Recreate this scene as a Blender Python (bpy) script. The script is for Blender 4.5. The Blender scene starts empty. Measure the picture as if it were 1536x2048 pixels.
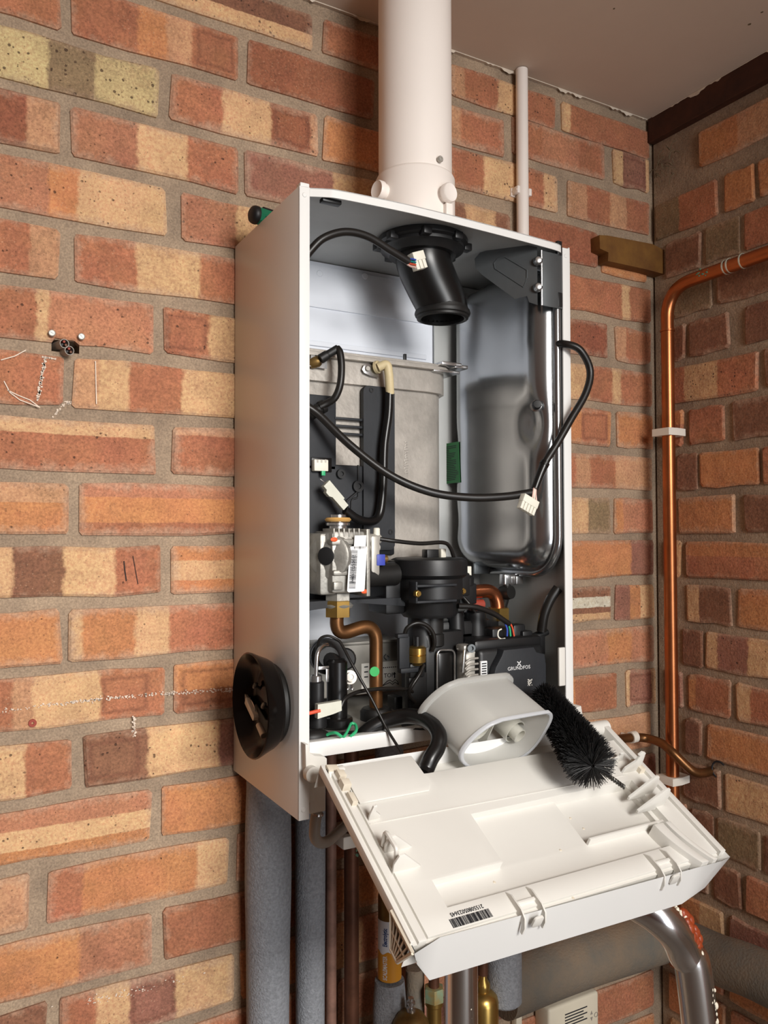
import bpy, bmesh, math, random
from mathutils import Vector, Matrix

# ------------------------------------------------------------------ camera, world, lights, exposure
SC = bpy.context.scene
COL = SC.collection
V = Vector
FPX, YAW, PITCH, ROLL = 1599.85, 0.5142, 0.0275, -0.0018
CAM = V((-0.3534, -1.0361, 1.6644))
_f = V((math.sin(YAW)*math.cos(PITCH), math.cos(YAW)*math.cos(PITCH), math.sin(PITCH)))
_r = V((math.cos(YAW), -math.sin(YAW), 0)); _u = _r.cross(_f)
CR = math.cos(ROLL)*_r + math.sin(ROLL)*_u
CU = -math.sin(ROLL)*_r + math.cos(ROLL)*_u
CF = _f
cd = bpy.data.cameras.new('camera'); cam = bpy.data.objects.new('camera', cd); COL.objects.link(cam)
cd.sensor_fit = 'VERTICAL'; cd.sensor_height = 36.0; cd.sensor_width = 27.0
cd.lens = FPX*36.0/2048.0; cd.clip_start = 0.02; cd.clip_end = 60
M3 = Matrix((CR, CU, -CF)).transposed()
cam.matrix_world = Matrix.Translation(CAM) @ M3.to_4x4()
SC.camera = cam

w = bpy.data.worlds.new('world'); SC.world = w; w.use_nodes = True
bg = w.node_tree.nodes['Background']; bg.inputs[0].default_value = (0.86, 0.92, 1.0, 1); bg.inputs[1].default_value = 1.1

def area(name, loc, target, sx, sy, power, col):
    l = bpy.data.lights.new(name, 'AREA'); l.shape = 'RECTANGLE'; l.size = sx; l.size_y = sy
    l.energy = power; l.color = col
    o = bpy.data.objects.new(name, l); COL.objects.link(o); o.location = loc
    o.rotation_euler = (V(target)-V(loc)).to_track_quat('-Z', 'Y').to_euler()
    return o
lamp = area('ceiling_lamp', (0.02, -2.2, 2.2), (-0.10, 0, 1.40), 0.7, 0.5, 14, (1.0, 0.97, 0.93)); lamp.data.spread = math.radians(76)
area('daylight_doorway', (0.30, -3.4, 1.2), (0.05, 0, 1.4), 0.85, 1.9, 46, (0.93, 0.97, 1.0))
vs = SC.view_settings
vs.view_transform = 'Standard'; vs.look = 'None'; vs.gamma = 1.0; vs.use_curve_mapping = False; vs.exposure = -0.62

# ------------------------------------------------------------------ helpers
R = random.Random(7)
def at(px, py, x=None, y=None, z=None):
    """point of the place seen at a photograph position, on a known plane of the room"""
    d = CF*FPX + CR*(px-768) + CU*(1024-py)
    if y is not None: t = (y-CAM.y)/d.y
    elif x is not None: t = (x-CAM.x)/d.x
    else: t = (z-CAM.z)/d.z
    return CAM + d*t
def atp(px, py, p, n):
    d = CF*FPX + CR*(px-768) + CU*(1024-py); return CAM + d*((V(p)-CAM).dot(V(n))/d.dot(V(n)))
def lin(c):
    return tuple(((v/255)/12.92 if v/255 <= .04045 else ((v/255+.055)/1.055)**2.4) for v in c)

def nn(nt, t, **kw):
    n = nt.nodes.new(t)
    for k, v in kw.items():
        if k.startswith('i_'): n.inputs[k[2:].replace('_', ' ')].default_value = v
        else: setattr(n, k, v)
    return n
MATS = {}
def mat(name, col, rough=.5, metal=0., var=0., vscale=8., bump=0., bscale=60., col2=None, coat=0., trans=0., ior=1.45, aniso=0., sub=0., spec=None, alpha=1.):
    m = bpy.data.materials.new(name); m.use_nodes = True; nt = m.node_tree
    b = nt.nodes['Principled BSDF']; L = nt.links.new
    c = lin(col)
    b.inputs['Base Color'].default_value = (*c, 1); b.inputs['Roughness'].default_value = rough
    b.inputs['Metallic'].default_value = metal; b.inputs['Coat Weight'].default_value = coat
    b.inputs['Transmission Weight'].default_value = trans; b.inputs['IOR'].default_value = ior
    b.inputs['Anisotropic'].default_value = aniso
    if spec is not None: b.inputs['Specular IOR Level'].default_value = spec
    if alpha < 1: b.inputs['Alpha'].default_value = alpha
    if sub: b.inputs['Subsurface Weight'].default_value = sub; b.inputs['Subsurface Radius'].default_value = (.01, .01, .01)
    tc = nn(nt, 'ShaderNodeTexCoord')
    if var or col2:
        n = nn(nt, 'ShaderNodeTexNoise', i_Scale=vscale, i_Detail=6.0, i_Roughness=.62); L(tc.outputs['Object'], n.inputs['Vector'])
        rp = nn(nt, 'ShaderNodeValToRGB'); L(n.outputs['Fac'], rp.inputs[0])
        rp.color_ramp.elements[0].position = .32; rp.color_ramp.elements[1].position = .68
        d = lin(col2) if col2 else tuple(v*(1-var) for v in c)
        e = c if col2 else tuple(min(1, v*(1+var)) for v in c)
        rp.color_ramp.elements[0].color = (*d, 1); rp.color_ramp.elements[1].color = (*e, 1)
        L(rp.outputs[0], b.inputs['Base Color'])
    if bump:
        n2 = nn(nt, 'ShaderNodeTexNoise', i_Scale=bscale, i_Detail=4.0); L(tc.outputs['Object'], n2.inputs['Vector'])
        bp = nn(nt, 'ShaderNodeBump', i_Strength=bump, i_Distance=.002); L(n2.outputs['Fac'], bp.inputs['Height']); L(bp.outputs[0], b.inputs['Normal'])
    MATS[name] = m
    return m

mat('white_paint', (226, 225, 222), .34, var=.015, vscale=5)
mat('white_plastic', (216, 213, 206), .42, var=.02, vscale=9)
mat('cream_plastic', (212, 202, 184), .45, var=.04, vscale=14)
mat('flue_white', (240, 231, 223), .38, var=.02, vscale=5)
mat('liner_grey', (172, 173, 171), .5, .2, var=.10, vscale=5)
mat('liner_white', (224, 228, 236), .55, .0, var=.04, vscale=6)
mat('cast_alu', (182, 176, 168), .5, .45, var=.16, vscale=26, bump=.25, bscale=160)
mat('valve_alu', (158, 155, 148), .5, .6, var=.18, vscale=40, bump=.2, bscale=200)
mat('vessel', (168, 170, 172), .2, .92, var=.06, vscale=7)
mat('steel', (196, 196, 196), .25, .95, var=.06, vscale=20)
mat('dull_steel', (178, 174, 166), .45, .45, var=.12, vscale=18)
mat('galv', (104, 108, 110), .42, .7, var=.10, vscale=14)
mat('black_plastic', (26, 26, 27), .42, var=.15, vscale=30)
mat('black_matt', (34, 36, 40), .62, var=.15, vscale=24, bump=.08, bscale=220)
mat('black_satin', (18, 17, 17), .3, var=.1, vscale=30)
mat('black_rubber', (24, 23, 22), .5, var=.2, vscale=60)
mat('cable_black', (26, 23, 21), .38, var=.15, vscale=50)
mat('conn_white', (226, 222, 208), .5, var=.03, vscale=60)
mat('conn_beige', (203, 186, 146), .5, var=.05, vscale=60)
mat('conn_clear', (206, 206, 192), .35, var=.04, vscale=60)
mat('copper', (196, 118, 80), .27, .95, var=.14, vscale=18)
mat('copper_bright', (176, 108, 68), .33, .95, var=.16, vscale=22)
mat('copper_old', (122, 84, 52), .36, .8, var=.28, vscale=26)
mat('copper_dirty', (96, 62, 46), .5, .55, var=.3, vscale=30)
mat('pipe_dusty', (132, 98, 84), .62, .2, var=.35, vscale=34)
mat('brass', (184, 150, 84), .3, .92, var=.12, vscale=30)
mat('brass_old', (140, 112, 66), .42, .8, var=.25, vscale=40)
mat('brass_green', (126, 150, 124), .55, .4, col2=(156, 128, 74), vscale=70)
mat('chrome', (226, 226, 228), .2, 1.0)
mat('foam', (142, 145, 150), .95, var=.22, vscale=260, bump=.9, bscale=420)
mat('foam_dirty', (104, 100, 92), .95, col2=(130, 112, 92), vscale=14, bump=.6, bscale=260)
mat('hose_grey', (148, 140, 130), .5, var=.06, vscale=40)
mat('tan_ring', (206, 160, 92), .5)
mat('bristle', (16, 16, 17), .45)
mat('wire_twist', (92, 90, 86), .35, .85, var=.1, vscale=80)
mat('tray_black', (11, 8, 7), .2, spec=.3)
mat('ink', (38, 38, 42), .7)
mat('paper', (236, 236, 236), .6)
mat('silver_paper', (236, 233, 225), .5)
mat('ink_white', (222, 222, 222), .6)
mat('label_green', (22, 108, 48), .5)
mat('dot_green', (44, 168, 84), .5)
mat('wire_green', (54, 172, 116), .45); mat('wire_red', (214, 84, 56), .45); mat('wire_teal', (30, 130, 130), .45); mat('wire_pink', (226, 190, 178), .45); mat('wire_blue', (60, 84, 176), .45)
mat('clip_blue', (62, 74, 168), .45)
mat('mark_orange', (222, 92, 48), .6)
mat('handle_green', (16, 104, 74), .4); mat('handle_black', (18, 18, 20), .5)
mat('wood_block', (122, 84, 34), .7, col2=(96, 60, 24), vscale=30, bump=.2, bscale=90)
mat('timber_dark', (74, 38, 20), .75, col2=(52, 26, 14), vscale=24, bump=.3, bscale=80)
mat('ceiling_board', (208, 192, 176), .7, var=.05, vscale=2.5, bump=.05, bscale=60)
mat('floor_concrete', (150, 142, 132), .8, var=.12, vscale=6)
mat('far_brick', (138, 84, 54), .85, col2=(158, 112, 74), vscale=7)
mat('paint_flake', (214, 200, 182), .7, var=.1, vscale=60)
mat('chalk', (226, 208, 190), .9)
mat('pen', (56, 40, 34), .8)
mat('plug_red', (150, 60, 44), .6)
mat('label_blue_text', (40, 70, 130), .6)
mat('label_amber', (206, 142, 46), .4)
mat('label_white', (226, 232, 240), .4)
mat('box_cream', (218, 208, 186), .5, var=.03, vscale=20)
mat('drip_white', (226, 216, 196), .5)
mat('drip_red', (118, 44, 24), .4, col2=(152, 66, 32), vscale=60)
mat('clip_white', (228, 222, 210), .5)
mat('solder', (196, 200, 184), .4, .4)
mat('verdigris', (96, 134, 110), .8)
mat('web', (110, 96, 74), .95)

def trap_mat(name, col, clear, glossy=.25):
    m = bpy.data.materials.new(name); m.use_nodes = True; nt = m.node_tree; L = nt.links.new; nt.nodes.remove(nt.nodes['Principled BSDF'])
    out = nt.nodes['Material Output']; c = (*lin(col), 1)
    d = nn(nt, 'ShaderNodeBsdfDiffuse'); d.inputs[0].default_value = c; t = nn(nt, 'ShaderNodeBsdfTranslucent'); t.inputs[0].default_value = c
    a = nn(nt, 'ShaderNodeMixShader'); a.inputs[0].default_value = .5; L(d.outputs[0], a.inputs[1]); L(t.outputs[0], a.inputs[2])
    tr = nn(nt, 'ShaderNodeBsdfTransparent'); b = nn(nt, 'ShaderNodeMixShader'); b.inputs[0].default_value = clear; L(a.outputs[0], b.inputs[1]); L(tr.outputs[0], b.inputs[2])
    g = nn(nt, 'ShaderNodeBsdfGlossy'); g.inputs['Roughness'].default_value = .3; fr = nn(nt, 'ShaderNodeFresnel'); fr.inputs[0].default_value = 1.4
    e = nn(nt, 'ShaderNodeMixShader'); L(fr.outputs[0], e.inputs[0]); L(b.outputs[0], e.inputs[1]); L(g.outputs[0], e.inputs[2]); L(e.outputs[0], out.inputs['Surface'])
    MATS[name] = m
trap_mat('trap_plastic', (246, 245, 240), .28); trap_mat('trap_rim', (240, 242, 246), .05); trap_mat('trap_inner', (240, 238, 228), .15)

# --- mesh helpers: shapes are added to a bmesh, obj() links it as one mesh object
def bmnew(): return bmesh.new()
def merge(bm, t, M=None):
    if M is not None: bmesh.ops.transform(t, matrix=M, verts=t.verts)
    me = bpy.data.meshes.new('tmp'); t.to_mesh(me); t.free(); bm.from_mesh(me); bpy.data.meshes.remove(me)
def box(bm, lo, hi, bev=0., seg=2, M=None):
    lo = V(lo); hi = V(hi)
    for i in range(3):
        if lo[i] > hi[i]: lo[i], hi[i] = hi[i], lo[i]
    t = bmesh.new(); bmesh.ops.create_cube(t, size=1)
    c = (lo+hi)/2; s = hi-lo
    for v in t.verts: v.co = V((v.co.x*s.x, v.co.y*s.y, v.co.z*s.z))+c
    if bev: bmesh.ops.bevel(t, geom=t.edges[:], offset=min(bev, min(s)*.48), segments=seg, profile=.5, affect='EDGES', clamp_overlap=True)
    merge(bm, t, M); return bm
def frame(axis, up=None):
    a = V(axis).normalized(); u = V(up) if up is not None else (V((0, 0, 1)) if abs(a.z) < .9 else V((1, 0, 0)))
    e1 = (u - a*u.dot(a)).normalized(); e2 = a.cross(e1)
    return e1, e2, a
def lathe(bm, prof, org, axis=(0, 0, 1), seg=32, up=None, close=False):
    """profile: (radius, distance along axis)"""
    e1, e2, a = frame(axis, up); org = V(org); rings = []
    for r, h in prof:
        if r < 1e-7: rings.append([bm.verts.new(org+a*h)])
        else: rings.append([bm.verts.new(org+a*h+(e1*math.cos(2*math.pi*k/seg)+e2*math.sin(2*math.pi*k/seg))*r) for k in range(seg)])
    def face(vs):
        try: bm.faces.new(vs)
        except ValueError: pass
    n = len(rings)
    for i in range(n if close else n-1):
        A, B = rings[i], rings[(i+1) % n]
        for k in range(seg):
            k2 = (k+1) % seg
            if len(A) == 1 and len(B) == 1: continue
            if len(A) == 1: face([A[0], B[k2], B[k]])
            elif len(B) == 1: face([A[k], A[k2], B[0]])
            else: face([A[k], A[k2], B[k2], B[k]])
    return bm
def cyl(bm, p0, p1, r, r1=None, seg=24, bev=0.):
    p0 = V(p0); p1 = V(p1); d = (p1-p0); L = d.length; r1 = r if r1 is None else r1
    pr = [(0, 0), (r-bev, 0), (r, bev), (r1, L-bev), (r1-bev, L), (0, L)] if bev else [(0, 0), (r, 0), (r1, L), (0, L)]
    return lathe(bm, pr, p0, d, seg)
def smooth_path(pts, n=8):
    P = [V(p) for p in pts]
    if len(P) < 3: return P
    Q = [P[0]*2-P[1]]+P+[P[-1]*2-P[-2]]; out = []
    for i in range(1, len(Q)-2):
        a, b, c, d = Q[i-1], Q[i], Q[i+1], Q[i+2]
        for k in range(n):
            t = k/n
            out.append(.5*((2*b)+(c-a)*t+(2*a-5*b+4*c-d)*t*t+(3*b-a-3*c+d)*t**3))
    out.append(P[-1]); return out
def tube(bm, pts, r, seg=10, n=8, cap=True, raw=False):
    P = [V(p) for p in pts] if raw else smooth_path(pts, n)
    m = len(P); rr = r if callable(r) else (lambda t: r)
    tang = []
    for i in range(m):
        d = P[min(i+1, m-1)]-P[max(i-1, 0)]
        tang.append(d.normalized() if d.length > 1e-9 else V((0, 0, 1)))
    e1, e2, _ = frame(tang[0]); rings = []
    for i in range(m):
        t = tang[i]; e1 = (e1-t*e1.dot(t)).normalized(); e2 = t.cross(e1); q = rr(i/(m-1))
        rings.append([bm.verts.new(P[i]+(e1*math.cos(2*math.pi*k/seg)+e2*math.sin(2*math.pi*k/seg))*q) for k in range(seg)])
    for i in range(m-1):
        for k in range(seg):
            bm.faces.new([rings[i][k], rings[i][(k+1) % seg], rings[i+1][(k+1) % seg], rings[i+1][k]])
    if cap:
        bm.faces.new(rings[0][::-1]); bm.faces.new(rings[-1])
    return bm
def bend_path(pts, rad, n=8):
    """poly-line with round bends"""
    P = [V(p) for p in pts]; out = [P[0]]
    for i in range(1, len(P)-1):
        a, b, c = P[i-1], P[i], P[i+1]; u = (a-b).normalized(); v = (c-b).normalized()
        rd = rad[i-1] if isinstance(rad, (list, tuple)) else rad
        ang = u.angle(v); d = min(rd/math.tan(ang/2), (a-b).length*.49, (c-b).length*.49)
        p, q = b+u*d, b+v*d
        for k in range(n+1):
            t = k/n; out.append((1-t)**2*p+2*t*(1-t)*b+t*t*q)
    out.append(P[-1]); return out
def prism(bm, poly, org, eu, ev, en, t, bev=0.):
    """polygon (u,v) extruded by t along en"""
    org, eu, ev, en = V(org), V(eu), V(ev), V(en); tb = bmesh.new()
    A = [tb.verts.new(org+eu*p[0]+ev*p[1]) for p in poly]
    B = [tb.verts.new(org+eu*p[0]+ev*p[1]+en*t) for p in poly]
    f0 = tb.faces.new(A[::-1]); f1 = tb.faces.new(B); n = len(poly)
    for k in range(n): tb.faces.new([A[k], A[(k+1) % n], B[(k+1) % n], B[k]])
    bmesh.ops.recalc_face_normals(tb, faces=tb.faces[:])
    if bev: bmesh.ops.bevel(tb, geom=list(f1.edges), offset=bev, segments=2, profile=.5, affect='EDGES', clamp_overlap=True)
    merge(bm, tb); return bm
def ball(bm, c, r, seg=16, sc=(1, 1, 1)):
    t = bmesh.new(); bmesh.ops.create_uvsphere(t, u_segments=seg, v_segments=max(6, seg//2), radius=r)
    for v in t.verts: v.co = V((v.co.x*sc[0], v.co.y*sc[1], v.co.z*sc[2]))+V(c)
    merge(bm, t); return bm
def hexnut(bm, p0, p1, r, bev=.0008):
    p0 = V(p0); p1 = V(p1); e1, e2, a = frame(p1-p0)
    prism(bm, [(r*math.cos(k*math.pi/3), r*math.sin(k*math.pi/3)) for k in range(6)], p0, e1, e2, a, (p1-p0).length, bev); return bm
def rrect(x0, y0, x1, y1, r, n=5):
    out = []
    for cx, cy, a0 in ((x1-r, y1-r, 0), (x0+r, y1-r, 90), (x0+r, y0+r, 180), (x1-r, y0+r, 270)):
        for k in range(n+1):
            a = math.radians(a0+90*k/n); out.append((cx+r*math.cos(a), cy+r*math.sin(a)))
    return out
def pbox(bm, x0, y0, x1, y1, Y, t, bev=.001, seg=2):
    """box whose front face stands on the plane y=Y where the photograph shows it; t = depth towards the wall"""
    xm, ym = (x0+x1)/2, (y0+y1)/2
    a = at(x0, ym, y=Y).x; b = at(x1, ym, y=Y).x; c = at(xm, y0, y=Y).z; d = at(xm, y1, y=Y).z
    return box(bm, (a, Y, d), (b, Y+t, c), bev, seg)
JOINED = {'barcode', 'printed_lines', 'label_print', 'face_print', 'motor_print', 'printed_notice', 'printed_symbol', 'chalk_mark', 'pen_mark', 'paint_smear', 'stamp', 'maker_emblem', 'moulded_rib'}
def islands(bm):
    """vertex sets of pieces that stand apart from each other"""
    bm.verts.index_update(); seen = {}; boxes = []
    for v in bm.verts:
        if v in seen: continue
        k = len(boxes); st_ = [v]; seen[v] = k; lo = v.co.copy(); hi = v.co.copy()
        while st_:
            a = st_.pop()
            for i in range(3): lo[i] = min(lo[i], a.co[i]); hi[i] = max(hi[i], a.co[i])
            for e in a.link_edges:
                b = e.other_vert(a)
                if b not in seen: seen[b] = k; st_.append(b)
        boxes.append((lo, hi))
    n = len(boxes); root = list(range(n)); g = .0012
    def find(i):
        while root[i] != i: i = root[i]
        return i
    if n > 120: return None
    for i in range(n):
        for j in range(i):
            if all(boxes[i][0][k]-g <= boxes[j][1][k] and boxes[j][0][k]-g <= boxes[i][1][k] for k in range(3)): root[find(i)] = find(j)
    gr = sorted({find(i) for i in range(n)})
    return [[v for v, k in seen.items() if find(k) == r] for r in gr] if len(gr) > 1 else None
def obj(name, bm, m, parent=None, smooth=40, kind=None, label=None, loc=None):
    if parent is not None and kind is None and name not in JOINED:
        gr = islands(bm)
        if gr:
            first = None
            for g in gr:
                c = bm.copy(); c.verts.ensure_lookup_table(); bm.verts.index_update(); keep = {v.index for v in g}
                bmesh.ops.delete(c, geom=[v for v in c.verts if v.index not in keep], context='VERTS')
                o = obj1(name, c, m, parent, smooth, kind, label); first = first or o
            bm.free(); return first
    return obj1(name, bm, m, parent, smooth, kind, label)
def obj1(name, bm, m, parent=None, smooth=40, kind=None, label=None, loc=None):
    me = bpy.data.meshes.new(name)
    if smooth is not None: bmesh.ops.recalc_face_normals(bm, faces=bm.faces[:])
    bm.to_mesh(me); bm.free()
    if m is not None: me.materials.append(MATS[m] if isinstance(m, str) else m)
    if smooth:
        me.polygons.foreach_set('use_smooth', [True]*len(me.polygons)); me.set_sharp_from_angle(angle=math.radians(smooth))
    o = bpy.data.objects.new(name, me); COL.objects.link(o)
    if parent is not None:
        o.parent = parent
        if parent.type == 'EMPTY': o.matrix_parent_inverse = Matrix.Translation(-parent.location)
    if kind: o['kind'] = kind
    if label: o['label'] = label
    return o
def thing(name, label, cat, loc, group=None):
    o = bpy.data.objects.new(name, None); COL.objects.link(o); o.location = loc; o.empty_display_size = .03
    o['label'] = label; o['category'] = cat
    if group: o['group'] = group
    return o
def tag(o, label, cat, group=None):
    o['label'] = label; o['category'] = cat
    if group: o['group'] = group
    return o
def text(name, s, size, org, right, up, m, parent, ext=.0002, align='CENTER', label=None, squash=1., bold=0.):
    cu = bpy.data.curves.new('txt', 'FONT'); cu.body = s; cu.size = size; cu.align_x = align; cu.align_y = 'CENTER'; cu.extrude = ext
    cu.resolution_u = 2; cu.offset = bold
    to = bpy.data.objects.new('txt', cu); COL.objects.link(to)
    dg = bpy.context.evaluated_depsgraph_get(); me = bpy.data.meshes.new_from_object(to.evaluated_get(dg))
    bpy.data.objects.remove(to); bpy.data.curves.remove(cu)
    r = V(right).normalized(); u = V(up); u = (u-r*u.dot(r)).normalized(); n = r.cross(u)
    M = Matrix((r*squash, u, n)).transposed().to_4x4(); M.translation = V(org)
    me.transform(M); me.materials.clear(); me.materials.append(MATS[m])
    o = bpy.data.objects.new(name, me); COL.objects.link(o); o.parent = parent
    if parent.type == 'EMPTY': o.matrix_parent_inverse = Matrix.Translation(-parent.location)
    if label: o['label'] = label
    return o
def barcode(bm, org, right, up, wid, hgt, n=40, seed=3, t=.00025):
    rr = random.Random(seed); r = V(right).normalized(); u = V(up); u = (u-r*u.dot(r)).normalized(); nrm = r.cross(u); x = 0
    while x < wid:
        b = wid/n*rr.choice((.35, .35, .6, .9)); b = min(b, wid-x)
        prism(bm, [(x, 0), (x+b, 0), (x+b, hgt), (x, hgt)], org, r, u, nrm, t); x += b+wid/n*rr.choice((.3, .4, .6))
    return bm
def X3(x, y, z): return V((x, y, z))
# ------------------------------------------------------------------ the room
XR, ZC = 0.806, 2.434          # right wall face, ceiling
def struct(name, bm, m, parent=None, smooth=None):
    o = obj(name, bm, m, parent, smooth)
    if parent is None: o['kind'] = 'structure'
    return o

# mortar
def mortar_mat():
    m = bpy.data.materials.new('mortar'); m.use_nodes = True; nt = m.node_tree; L = nt.links.new; b = nt.nodes['Principled BSDF']
    tc = nn(nt, 'ShaderNodeTexCoord')
    n1 = nn(nt, 'ShaderNodeTexNoise', i_Scale=9., i_Detail=7., i_Roughness=.65); L(tc.outputs['Object'], n1.inputs['Vector'])
    r1 = nn(nt, 'ShaderNodeValToRGB'); L(n1.outputs['Fac'], r1.inputs[0])
    e = r1.color_ramp.elements; e[0].position = .3; e[0].color = (*lin((134, 116, 98)), 1); e[1].position = .72; e[1].color = (*lin((184, 160, 134)), 1)
    n2 = nn(nt, 'ShaderNodeTexNoise', i_Scale=420., i_Detail=2.); L(tc.outputs['Object'], n2.inputs['Vector'])
    mx = nn(nt, 'ShaderNodeMixRGB', blend_type='OVERLAY', i_Fac=.55); L(r1.outputs[0], mx.inputs[1]); L(n2.outputs['Fac'], mx.inputs[2])
    L(mx.outputs[0], b.inputs['Base Color']); b.inputs['Roughness'].default_value = .95
    n3 = nn(nt, 'ShaderNodeTexNoise', i_Scale=130., i_Detail=6., i_Roughness=.7); L(tc.outputs['Object'], n3.inputs['Vector'])
    bp = nn(nt, 'ShaderNodeBump', i_Strength=.6, i_Distance=.004); L(n3.outputs['Fac'], bp.inputs['Height']); L(bp.outputs[0], b.inputs['Normal'])
    MATS['mortar'] = m
mortar_mat()

def brick_mat():
    """each brick carries its own fired colour bands (c1..c4, bands) and marks (misc: orientation, spots, smear)"""
    m = bpy.data.materials.new('brick'); m.use_nodes = True; nt = m.node_tree; L = nt.links.new; b = nt.nodes['Principled BSDF']
    tc = nn(nt, 'ShaderNodeTexCoord'); oi = nn(nt, 'ShaderNodeObjectInfo')
    def attr(n): return nn(nt, 'ShaderNodeAttribute', attribute_type='OBJECT', attribute_name=n)
    def math_(op, a, bb=None, clamp=False):
        n = nn(nt, 'ShaderNodeMath', operation=op); n.use_clamp = clamp
        for i, v in enumerate((a, bb)):
            if v is None: continue
            if isinstance(v, (int, float)): n.inputs[i].default_value = v
            else: L(v, n.inputs[i])
        return n.outputs[0]
    off = nn(nt, 'ShaderNodeVectorMath', operation='ADD'); sc = nn(nt, 'ShaderNodeVectorMath', operation='SCALE'); sc.inputs[0].default_value = (13, 7, 29)
    L(oi.outputs['Random'], sc.inputs['Scale']); L(tc.outputs['Object'], off.inputs[0]); L(sc.outputs[0], off.inputs[1]); pos = off.outputs[0]
    def noise(s, d=5., rgh=.6):
        n = nn(nt, 'ShaderNodeTexNoise', i_Scale=s, i_Detail=d, i_Roughness=rgh); L(pos, n.inputs['Vector']); return n.outputs['Fac']
    sg = nn(nt, 'ShaderNodeSeparateXYZ'); L(tc.outputs['Generated'], sg.inputs[0])
    ms = nn(nt, 'ShaderNodeSeparateXYZ'); L(attr('misc').outputs['Vector'], ms.inputs[0])
    bs = nn(nt, 'ShaderNodeSeparateXYZ'); L(attr('bands').outputs['Vector'], bs.inputs[0])
    gx, gz = sg.outputs[0], sg.outputs[2]
    t = math_('ADD', math_('MULTIPLY', gx, math_('SUBTRACT', 1., ms.outputs[0])), math_('MULTIPLY', gz, ms.outputs[0]))
    t = math_('ADD', t, math_('MULTIPLY', math_('SUBTRACT', noise(38., 3.), .5), .07)); t = math_('ADD', t, math_('MULTIPLY', math_('SUBTRACT', noise(170., 4.), .5), .035))
    col = attr('c1').outputs['Color']
    for i, cn in enumerate(('c2', 'c3', 'c4')):
        f = math_('MULTIPLY', math_('SUBTRACT', t, bs.outputs[i]), 44., False); f = math_('ADD', f, .5, True)
        mx = nn(nt, 'ShaderNodeMixRGB'); L(f, mx.inputs[0]); L(col, mx.inputs[1]); L(attr(cn).outputs['Color'], mx.inputs[2]); col = mx.outputs[0]
    # firing mottle
    mo = nn(nt, 'ShaderNodeMapRange', i_From_Min=.3, i_From_Max=.7, i_To_Min=.80, i_To_Max=1.16); L(noise(24., 6., .65), mo.inputs[0])
    hs = nn(nt, 'ShaderNodeHueSaturation'); L(mo.outputs[0], hs.inputs['Value']); L(col, hs.inputs['Color'])
    h2 = nn(nt, 'ShaderNodeMapRange', i_To_Min=.488, i_To_Max=.512); L(noise(15., 3.), h2.inputs[0]); L(h2.outputs[0], hs.inputs['Hue']); col = hs.outputs[0]
    # clouded patches of the other clay and grey lime frosting
    cl = math_('MULTIPLY', math_('SUBTRACT', noise(32., 7., .72), .55), 5., True); cl = math_('MULTIPLY', cl, .5)
    mx = nn(nt, 'ShaderNodeMixRGB'); L(cl, mx.inputs[0]); L(col, mx.inputs[1]); mx.inputs[2].default_value = (*lin((168, 112, 76)), 1); col = mx.outputs[0]
    dk = math_('MULTIPLY', math_('SUBTRACT', noise(55., 8., .75), .60), 6., True); dk = math_('MULTIPLY', dk, .45)
    mx = nn(nt, 'ShaderNodeMixRGB'); L(dk, mx.inputs[0]); L(col, mx.inputs[1]); mx.inputs[2].default_value = (*lin((112, 74, 50)), 1); col = mx.outputs[0]
    # kiss mark left by the brick that lay across it in the kiln
    rg = nn(nt, 'ShaderNodeSeparateXYZ'); L(attr('ring').outputs['Vector'], rg.inputs[0])
    ra_ = math_('MAXIMUM', math_('DIVIDE', math_('ABSOLUTE', math_('SUBTRACT', gx, rg.outputs[0])), rg.outputs[1]), math_('DIVIDE', math_('ABSOLUTE', math_('SUBTRACT', gz, .5)), .36))
    ra_ = math_('ADD', ra_, math_('MULTIPLY', math_('SUBTRACT', noise(60., 3.), .5), .3))
    ra_ = math_('MULTIPLY', math_('SUBTRACT', 1., math_('MULTIPLY', math_('ABSOLUTE', math_('SUBTRACT', ra_, .88)), 6.), True), rg.outputs[2])
    ra_ = math_('MAXIMUM', ra_, 0.)
    mx = nn(nt, 'ShaderNodeMixRGB'); L(ra_, mx.inputs[0]); L(col, mx.inputs[1]); mx.inputs[2].default_value = (*lin((116, 66, 44)), 1); col = mx.outputs[0]
    # grit: small dark pits and pale grains all over
    v2 = nn(nt, 'ShaderNodeTexVoronoi', i_Scale=330.); L(pos, v2.inputs['Vector']); v2c = nn(nt, 'ShaderNodeSeparateColor'); L(v2.outputs['Color'], v2c.inputs[0])
    pit = math_('MULTIPLY', math_('SUBTRACT', math_('MULTIPLY', math_('POWER', v2c.outputs[0], 3.), .42), v2.outputs['Distance']), 8., True)
    mx = nn(nt, 'ShaderNodeMixRGB'); L(math_('MULTIPLY', pit, .4), mx.inputs[0]); L(col, mx.inputs[1]); mx.inputs[2].default_value = (*lin((92, 58, 40)), 1); col = mx.outputs[0]
    gn = math_('MULTIPLY', math_('SUBTRACT', math_('MULTIPLY', math_('POWER', v2c.outputs[1], 4.), .36), v2.outputs['Distance']), 8., True)
    mx = nn(nt, 'ShaderNodeMixRGB'); L(math_('MULTIPLY', gn, .28), mx.inputs[0]); L(col, mx.inputs[1]); mx.inputs[2].default_value = (*lin((222, 184, 146)), 1); col = mx.outputs[0]
    # iron spots
    vo = nn(nt, 'ShaderNodeTexVoronoi', i_Scale=190., i_Randomness=1.); L(pos, vo.inputs['Vector'])
    vr = nn(nt, 'ShaderNodeSeparateColor'); L(vo.outputs['Color'], vr.inputs[0])
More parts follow.
